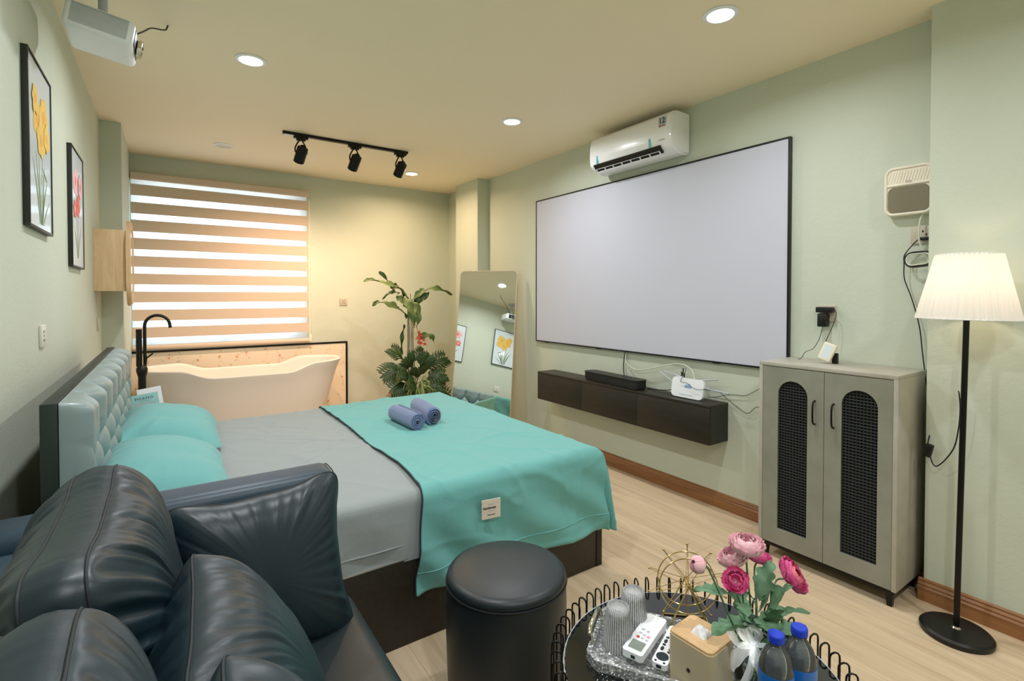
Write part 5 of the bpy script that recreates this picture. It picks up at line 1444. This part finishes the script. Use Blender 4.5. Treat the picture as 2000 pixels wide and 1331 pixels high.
pg = thing('wall_plug', 'black plug in the double socket under the wall box', 'plug', (XR, 0.87, 1.672))
MB().box(XR - 0.035, XR - 0.009, 0.850, 0.888, 1.664, 1.680, 0.004).build('body', M['black'], pg)
cable('black lamp cord hanging from the double socket to its inline switch', [(2.967, 0.888, 1.672), (2.965, 0.905, 1.655), (2.968, 0.945, 1.60), (2.97, 0.948, 1.55), (2.97, 0.945, 1.48), (2.975, 0.915, 1.38), (2.975, 0.885, 1.25), (2.978, 0.872, 1.12), (2.978, 0.858, 1.0), (2.95, 0.835, 0.90), (2.90, 0.815, 0.80), (2.82, 0.803, 0.73)], 0.0026, 'black')
sw_ = thing('inline_switch', 'small black inline switch on the lamp cord beside the cabinet', 'switch', (2.81, 0.795, 0.705))
MB().box(-0.010, 0.010, -0.014, 0.014, -0.030, 0.030, 0.004, 2, Matrix.Translation((2.812, 0.797, 0.705)) @ Matrix.Rotation(R(12), 4, 'X')).build('body', M['black'], sw_)
cable('black lamp cord looping from the inline switch up to the lamp', [(2.812, 0.790, 0.677), (2.81, 0.782, 0.652), (2.80, 0.765, 0.645), (2.79, 0.735, 0.68), (2.78, 0.70, 0.75), (2.775, 0.685, 0.84), (2.77, 0.68, 0.92), (2.755, 0.68, 0.98), (2.725, 0.675, 1.00)], 0.0026, 'black')
cable('cream cable running from the wall box past the double socket', [(2.975, 0.875, 1.80), (2.965, 0.885, 1.76), (2.96, 0.888, 1.70), (2.965, 0.885, 1.65), (2.975, 0.865, 1.60), (2.978, 0.855, 1.56)], 0.0040, 'cablew')
for i, (rr_, mt, dy) in enumerate(((0.062, 'cablew', 0), (0.056, 'black', 0.004), (0.066, 'black', -0.003), (0.050, 'cablew', 0.003))):
    tag(MB().tube([(2.965 - i * 0.004 + 0.012 * math.sin(k * PI / 30), 0.885 + dy + rr_ * 0.92 * math.cos(k * PI / 30), 1.575 + rr_ * 0.62 * math.sin(k * PI / 30) + 0.004 * math.sin(k * 0.31 * 2 * PI / 6)) for k in range(60)], 0.0032, 6, True).build('coiled_cable', M[mt]),
        ['outer cream coil of the cable bundle below the double socket', 'inner black coil of the cable bundle below the double socket', 'outer black coil of the cable bundle below the double socket', 'inner cream coil of the cable bundle below the double socket'][i], 'cable', 'coiled cables under the socket')

# ------------------------------------------------------------------ floor lamp
lmp = thing('floor_lamp', 'black floor lamp with white pleated shade beside the cabinet', 'lamp', (2.672, 0.658, 0))
LB = Matrix.Translation((2.672, 0.658, 0)) @ Matrix.Rotation(R(1.0), 4, Vector((0.565, 0.825, 0)))
MB().lathe([(0, 0), (0.118, 0), (0.120, 0.004), (0.120, 0.018), (0.112, 0.026), (0, 0.028)], 56, LB).build('base', M['black'], lmp, angle=30)
MB().lathe([(0, 0.026), (0.016, 0.026), (0.016, 0.030), (0.010, 0.036), (0, 0.036)], 20, LB).build('collar', M['chrome'], lmp)
MB().tube([LB @ Vector((0, 0, 0.03)), LB @ Vector((0, 0, 1.36))], 0.0105, 16).build('pole', M['blackmetal'], lmp)
def shade(u, v):
    a = 2 * PI * u; r_ = 0.164 + (0.104 - 0.164) * v
    r_ += 0.0032 * math.sin(44 * a)
    return LB @ Vector((r_ * math.cos(a), r_ * math.sin(a), 1.305 + 0.262 * v))
MB().grid(440, 8, shade, closed_u=True).build('lamp_shade', M['shade'], lmp, angle=180)
w = MB()
for r_, z_ in ((0.164, 1.305), (0.104, 1.567)): w.tube([LB @ Vector((r_ * math.cos(k * PI / 32), r_ * math.sin(k * PI / 32), z_)) for k in range(64)], 0.0022, 6, True)
for k in range(3): w.tube([LB @ Vector((0, 0, 1.54)), LB @ Vector((0.104 * math.cos(k * 2.094), 0.104 * math.sin(k * 2.094), 1.567))], 0.0015, 5)
w.tube([LB @ Vector((0, 0, 1.34)), LB @ Vector((0, 0, 1.40))], 0.016, 12)
w.tube([LB @ Vector((0.03, 0, 1.38)), LB @ Vector((0.03, 0, 1.53)), LB @ Vector((0, 0, 1.54))], 0.0018, 5)
w.build('shade_ring', M['white'], lmp)
MB().lathe([(0, 1.395), (0.013, 1.40), (0.018, 1.42), (0.030, 1.45), (0.031, 1.468), (0.022, 1.488), (0, 1.497)], 24, LB).build('bulb', mat('lit_bulb', (255, 230, 200), 0.4, emit=((255, 214, 160), 8)), lmp)
light('floor_lamp_bulb_light', 'POINT', LB @ Vector((0, 0, 1.45)), 4.8, (1.0, 0.80, 0.58), shadow_soft_size=0.035)

# ------------------------------------------------------------------ leaning mirror
mn_ = Vector((-0.7329, -0.6477, 0.2082)).normalized()
tl_, tr_ = Vector((2.522, 4.631, 1.660)), Vector((2.927, 4.176, 1.660))
xax = (tr_ - tl_).normalized(); yax = mn_.cross(xax).normalized()
if yax.z < 0: yax = -yax
ctr_top = (tl_ + tr_) / 2
mh = ctr_top.z / yax.z
cen = ctr_top - yax * (mh / 2 - 0.002)
MM = frame(cen, xax, yax)
mr = thing('standing_mirror', 'tall rounded leaning mirror with slim pale frame in the back right corner', 'mirror', cen)
hw_ = (tr_ - tl_).length / 2
MB().prism(stadium(hw_, mh / 2 - 0.004, 0.045, 10), -0.022, -0.0005, MM).build('mirror_frame', M['mirrorrim'], mr, angle=30)
MB().prism(stadium(hw_ - 0.006, mh / 2 - 0.010, 0.040, 10), -0.002, 0.0004, MM).build('mirror_glass', M['mirror'], mr, smooth=False)
w = MB(); w.tube([MM @ Vector((0.20, 0.2, -0.025)), Vector((MM @ Vector((0.20, 0.2, 0))).to_tuple()[:2] + (0.01,)) - Vector((mn_.x, mn_.y, 0)) * 0.16], 0.008, 8)
w.tube([MM @ Vector((-0.20, 0.2, -0.025)), Vector((MM @ Vector((-0.20, 0.2, 0))).to_tuple()[:2] + (0.01,)) - Vector((mn_.x, mn_.y, 0)) * 0.16], 0.008, 8)
w.build('back_stand', M['mirrorrim'], mr)

# ------------------------------------------------------------------ plants
PX, PY = 2.12, 5.02
pt = thing('plant_pot', 'clay coloured pot holding the corner plants behind the bed', 'plant pot', (PX, PY, 0))
MB().lathe([(0, 0), (0.17, 0), (0.185, 0.02), (0.225, 0.31), (0.245, 0.33), (0.245, 0.372), (0.225, 0.376), (0.215, 0.33), (0, 0.33)], 48, Matrix.Translation((PX, PY, 0))).build('pot', M['pot'], pt, angle=40)
MB().lathe([(0, 0.332), (0.21, 0.332), (0.21, 0.345), (0.1, 0.36), (0, 0.365)], 32, Matrix.Translation((PX, PY, 0))).build('soil', M['soil'], pt)
def blade(par, pts_, wd, mt, fold=0.25, nm='leaf', nseg=6, nrm=(0, -1, 0.5), wave=0.02, tear=0.0):
    p_ = smooth_path(pts_, nseg); n = len(p_); N0 = Vector(nrm).normalized()
    def f(u, v):
        i = min(int(round(u * (n - 1))), n - 1)
        d = (p_[min(i + 1, n - 1)] - p_[max(i - 1, 0)]).normalized()
        sd = d.cross(N0)
        sd = sd.normalized() if sd.length > 1e-3 else Vector((1, 0, 0))
        nn = sd.cross(d)
        s_ = (v - 0.5) * 2
        env = math.sin(PI * (0.04 + 0.96 * u) ** 0.8) ** 0.75
        if tear: env *= 1 - tear * (0.5 + 0.5 * math.sin(u * 37 + s_ * 2)) ** 3 * abs(s_)
        y_ = wd * 0.5 * env * s_
        return p_[i] + sd * y_ + nn * (fold * abs(y_) + wave * math.sin(u * 14 + 2.0 * s_) * abs(s_))
    w_ = MB(); w_.grid(n, 7, f); return w_.build(nm, M[mt], par, angle=180)
hp = thing('heliconia_plant', 'tall plant with paddle leaves and a hanging coral flower in the corner pot', 'plant', (PX, PY, 0.32))
nd = Vector((2.11, 5.0, 1.18))
for i, (bx, tx_, tz_) in enumerate(((2.06, 2.085, 1.36), (2.09, 2.09, 1.38), (2.135, 2.115, 1.42), (2.165, 2.135, 1.36), (2.19, 2.15, 1.12))):
    MB().tube(smooth_path([(bx, 5.0 + 0.02 * (i % 2), 0.31), (bx * 0.5 + 2.11 * 0.5, 5.0, 0.85), (2.11 + (bx - 2.11) * 0.5, 5.0, 1.1), (tx_, 4.99, tz_)], 6), 0.006 if i == 1 else 0.0035, 8).build('stem', M['stem'], hp)
blade(hp, [(2.085, 4.99, 1.36), (1.99, 4.95, 1.46), (1.88, 4.93, 1.50), (1.76, 4.92, 1.535), (1.67, 4.92, 1.555), (1.593, 4.92, 1.545)], 0.086, 'leafm', 0.5, wave=0.012, tear=0.6, nrm=(0.1, -0.5, 0.9))
blade(hp, [(2.06, 5.0, 1.40), (1.99, 5.0, 1.475), (1.92, 5.01, 1.50), (1.85, 5.0, 1.57), (1.783, 5.0, 1.65)], 0.073, 'leafd', 0.3, tear=0.3, nrm=(0.5, -0.8, 0.5))
blade(hp, [(2.07, 4.97, 1.17), (1.99, 4.93, 1.24), (1.90, 4.92, 1.29), (1.80, 4.92, 1.325), (1.73, 4.92, 1.33), (1.68, 4.92, 1.30)], 0.073, 'leafm', 0.4, tear=0.5, nrm=(0.1, -0.7, 0.8))
blade(hp, [(1.99, 5.0, 1.42), (1.93, 4.97, 1.44), (1.86, 4.95, 1.42), (1.79, 4.95, 1.36)], 0.040, 'leafm', 0.4, tear=0.4)
blade(hp, [(2.135, 4.99, 1.35), (2.19, 4.96, 1.41), (2.27, 4.95, 1.455), (2.36, 4.95, 1.475), (2.47, 4.95, 1.455), (2.59, 4.95, 1.41)], 0.079, 'leafm', 0.45, tear=0.55, nrm=(-0.1, -0.5, 0.9))
blade(hp, [(2.14, 5.0, 1.32), (2.19, 4.95, 1.345), (2.26, 4.93, 1.40), (2.30, 4.93, 1.44)], 0.073, 'leafd', 0.3, nrm=(-0.3, -0.9, 0.4))
blade(hp, [(2.03, 4.95, 1.38), (2.05, 4.90, 1.32), (2.08, 4.88, 1.23), (2.10, 4.88, 1.15), (2.12, 4.90, 1.06)], 0.099, 'leafm', 0.15, tear=0.15, nrm=(0.1, -1, 0.1))
blade(hp, [(2.11, 4.96, 1.34), (2.16, 4.92, 1.26), (2.165, 4.91, 1.17), (2.15, 4.91, 1.07)], 0.079, 'leafm', 0.2, nrm=(0.1, -1, 0.1))
blade(hp, [(1.96, 4.97, 1.40), (1.99, 4.94, 1.36), (2.05, 4.92, 1.30), (2.09, 4.91, 1.24)], 0.079, 'leafm', 0.2, tear=0.3, nrm=(0.1, -1, 0.1))
blade(hp, [(2.20, 4.97, 0.945), (2.26, 4.93, 0.975), (2.32, 4.92, 0.96), (2.355, 4.92, 0.89)], 0.066, 'leafm', 0.3, nrm=(-0.2, -0.8, 0.6))
blade(hp, [(2.01, 4.97, 0.80), (2.00, 4.96, 0.93), (2.02, 4.96, 1.04), (2.035, 4.96, 1.10)], 0.033, 'leafd', 0.3, nrm=(0, -1, 0))
MB().tube(smooth_path([(2.15, 4.98, 1.12), (2.175, 4.96, 1.05), (2.185, 4.95, 0.99), (2.18, 4.94, 0.90)], 5), 0.003, 6).build('flower_stem', M['coral'], hp)
for i, (dx, z) in enumerate(((0.0, 1.02), (0.02, 0.985), (-0.02, 0.965), (0.03, 0.945), (-0.01, 0.92), (0.04, 0.90))):
    blade(hp, [(2.182, 4.945, z), (2.182 + dx * 1.0 + 0.012, 4.94, z - 0.012), (2.182 + dx * 2.2 + 0.01, 4.935, z - 0.025)], 0.028, 'coral', 0.4, 'flower_bract', 4)
# philodendron with deeply cut leaves
ph = thing('philodendron', 'bushy green plant with deeply cut leaves at the foot of the tall stems', 'plant', (PX, PY, 0.32))
rnd = random.Random(5)
def cut_leaf(b0, b1, wd, mt='leafd', lobes=7):
    b0, b1 = Vector(b0), Vector(b1)
    d = (b1 - b0); L_ = d.length; d.normalize()
    N0 = Vector((rnd.uniform(-.3, .3), -0.9, 0.6)).normalized()
    sd = d.cross(N0).normalized(); nn = sd.cross(d).normalized()
    w_ = MB()
    dr_ = 0.10 * L_
    def mid(u): return b0 + d * (L_ * u) + nn * (0.16 * L_ * math.sin(PI * u)) - Vector((0, 0, dr_ * u * u))
    w_.grid(9, 5, lambda u, v: mid(u) + sd * (v - 0.5) * wd * 0.24 * math.sin(PI * (0.1 + 0.85 * u)) ** 0.6)
    for k in range(lobes):
        u0 = 0.10 + 0.82 * k / lobes
        ln = wd * 0.62 * math.sin(PI * (0.22 + 0.68 * u0)) ** 0.7
        for s_ in (-1, 1):
            o_ = mid(u0) + sd * s_ * wd * 0.06
            dd = (sd * s_ * 0.80 + d * 0.62).normalized()
            q = d
            def f(u, v, o_=o_, dd=dd, ln=ln, s_=s_):
                c_ = (v - 0.5)
                wv = 0.0165 * (wd / 0.2) * (0.65 + 0.5 * math.sin(PI * u) - 0.35 * u ** 3)
                return o_ + dd * ln * u + d * (c_ * wv * 1.6 + 0.012 * math.sin(6 * u)) - nn * (0.05 * ln * u * u * 2) + nn * 0.006 * math.cos(5 * c_)
            w_.grid(7, 3, f)
    w_.build('leaf', M[mt], ph, angle=180)
    c0 = Vector((PX + rnd.uniform(-.05, .05), PY + rnd.uniform(-.05, .03), 0.32))
    MB().tube(smooth_path([c0, c0.lerp(b0, 0.5) + Vector((0, 0, 0.05)), b0], 5), 0.0035, 6).build('leaf_stem', M['leafm'], ph)
for b0, b1, wd in (((1.98, 4.90, 0.66), (1.74, 4.88, 0.60), 0.20), ((2.24, 4.90, 0.62), (2.50, 4.88, 0.76), 0.20), ((2.08, 4.86, 0.66), (1.97, 4.80, 0.80), 0.18),
                   ((2.16, 4.86, 0.64), (2.27, 4.80, 0.80), 0.17), ((2.22, 4.84, 0.52), (2.44, 4.78, 0.58), 0.19), ((2.00, 4.84, 0.50), (1.80, 4.78, 0.47), 0.19),
                   ((2.10, 4.80, 0.56), (2.08, 4.70, 0.70), 0.19), ((2.20, 4.80, 0.46), (2.40, 4.74, 0.44), 0.18), ((2.02, 4.80, 0.58), (1.86, 4.74, 0.66), 0.17),
                   ((2.05, 5.05, 0.72), (1.92, 5.12, 0.86), 0.18), ((2.18, 5.05, 0.70), (2.34, 5.12, 0.80), 0.18),
                   ((2.22, 4.82, 0.42), (2.46, 4.72, 0.36), 0.16), ((2.08, 4.78, 0.46), (1.96, 4.68, 0.54), 0.17)):
    cut_leaf(b0, b1, wd)
for b0, b1, wd in (((2.04, 4.85, 0.56), (1.84, 4.74, 0.54), 0.11), ((2.00, 4.84, 0.46), (1.80, 4.74, 0.38), 0.10), ((2.02, 4.82, 0.42), (1.86, 4.72, 0.30), 0.09), ((1.99, 4.82, 0.38), (1.89, 4.72, 0.22), 0.08), ((2.18, 4.80, 0.42), (2.36, 4.70, 0.40), 0.09)):
    b0_, b1_ = Vector(b0), Vector(b1)
    blade(ph, [b0_, b0_.lerp(b1_, 0.35) + Vector((0, 0, 0.03)), b0_.lerp(b1_, 0.7) + Vector((0, 0, 0.02)), b1_], wd, 'leafm', 0.3, 'broad_leaf', 5, (0, -0.8, 0.6))
# spider plant
spd = thing('spider_plant', 'small spider plant with cream striped arching leaves at the front of the pot', 'plant', (PX, PY - 0.2, 0.37))
rnd = random.Random(9)
for k in range(34):
    a = rnd.uniform(-PI, 0) if k < 26 else rnd.uniform(0, PI)
    L_ = rnd.uniform(0.14, 0.27); h_ = rnd.uniform(0.06, 0.20)
    c0 = Vector((PX - 0.01, PY - 0.21, 0.375)); d = Vector((math.cos(a), math.sin(a) * 0.6, 0))
    pts_ = [c0 + d * 0.01, c0 + d * L_ * 0.3 + Vector((0, -0.03, 0)) + Vector((0, 0, h_)), c0 + d * L_ * 0.7 + Vector((0, 0, h_ * 0.8)), c0 + d * L_ + Vector((0, 0, h_ * 0.1 - 0.04))]
    blade(spd, pts_, 0.016, 'leafp', 0.3, 'leaf', 4, (d.x * .2, -0.6, 0.8), 0.0)

# dust marks on the ceiling are left to the paint; nothing else stands in view
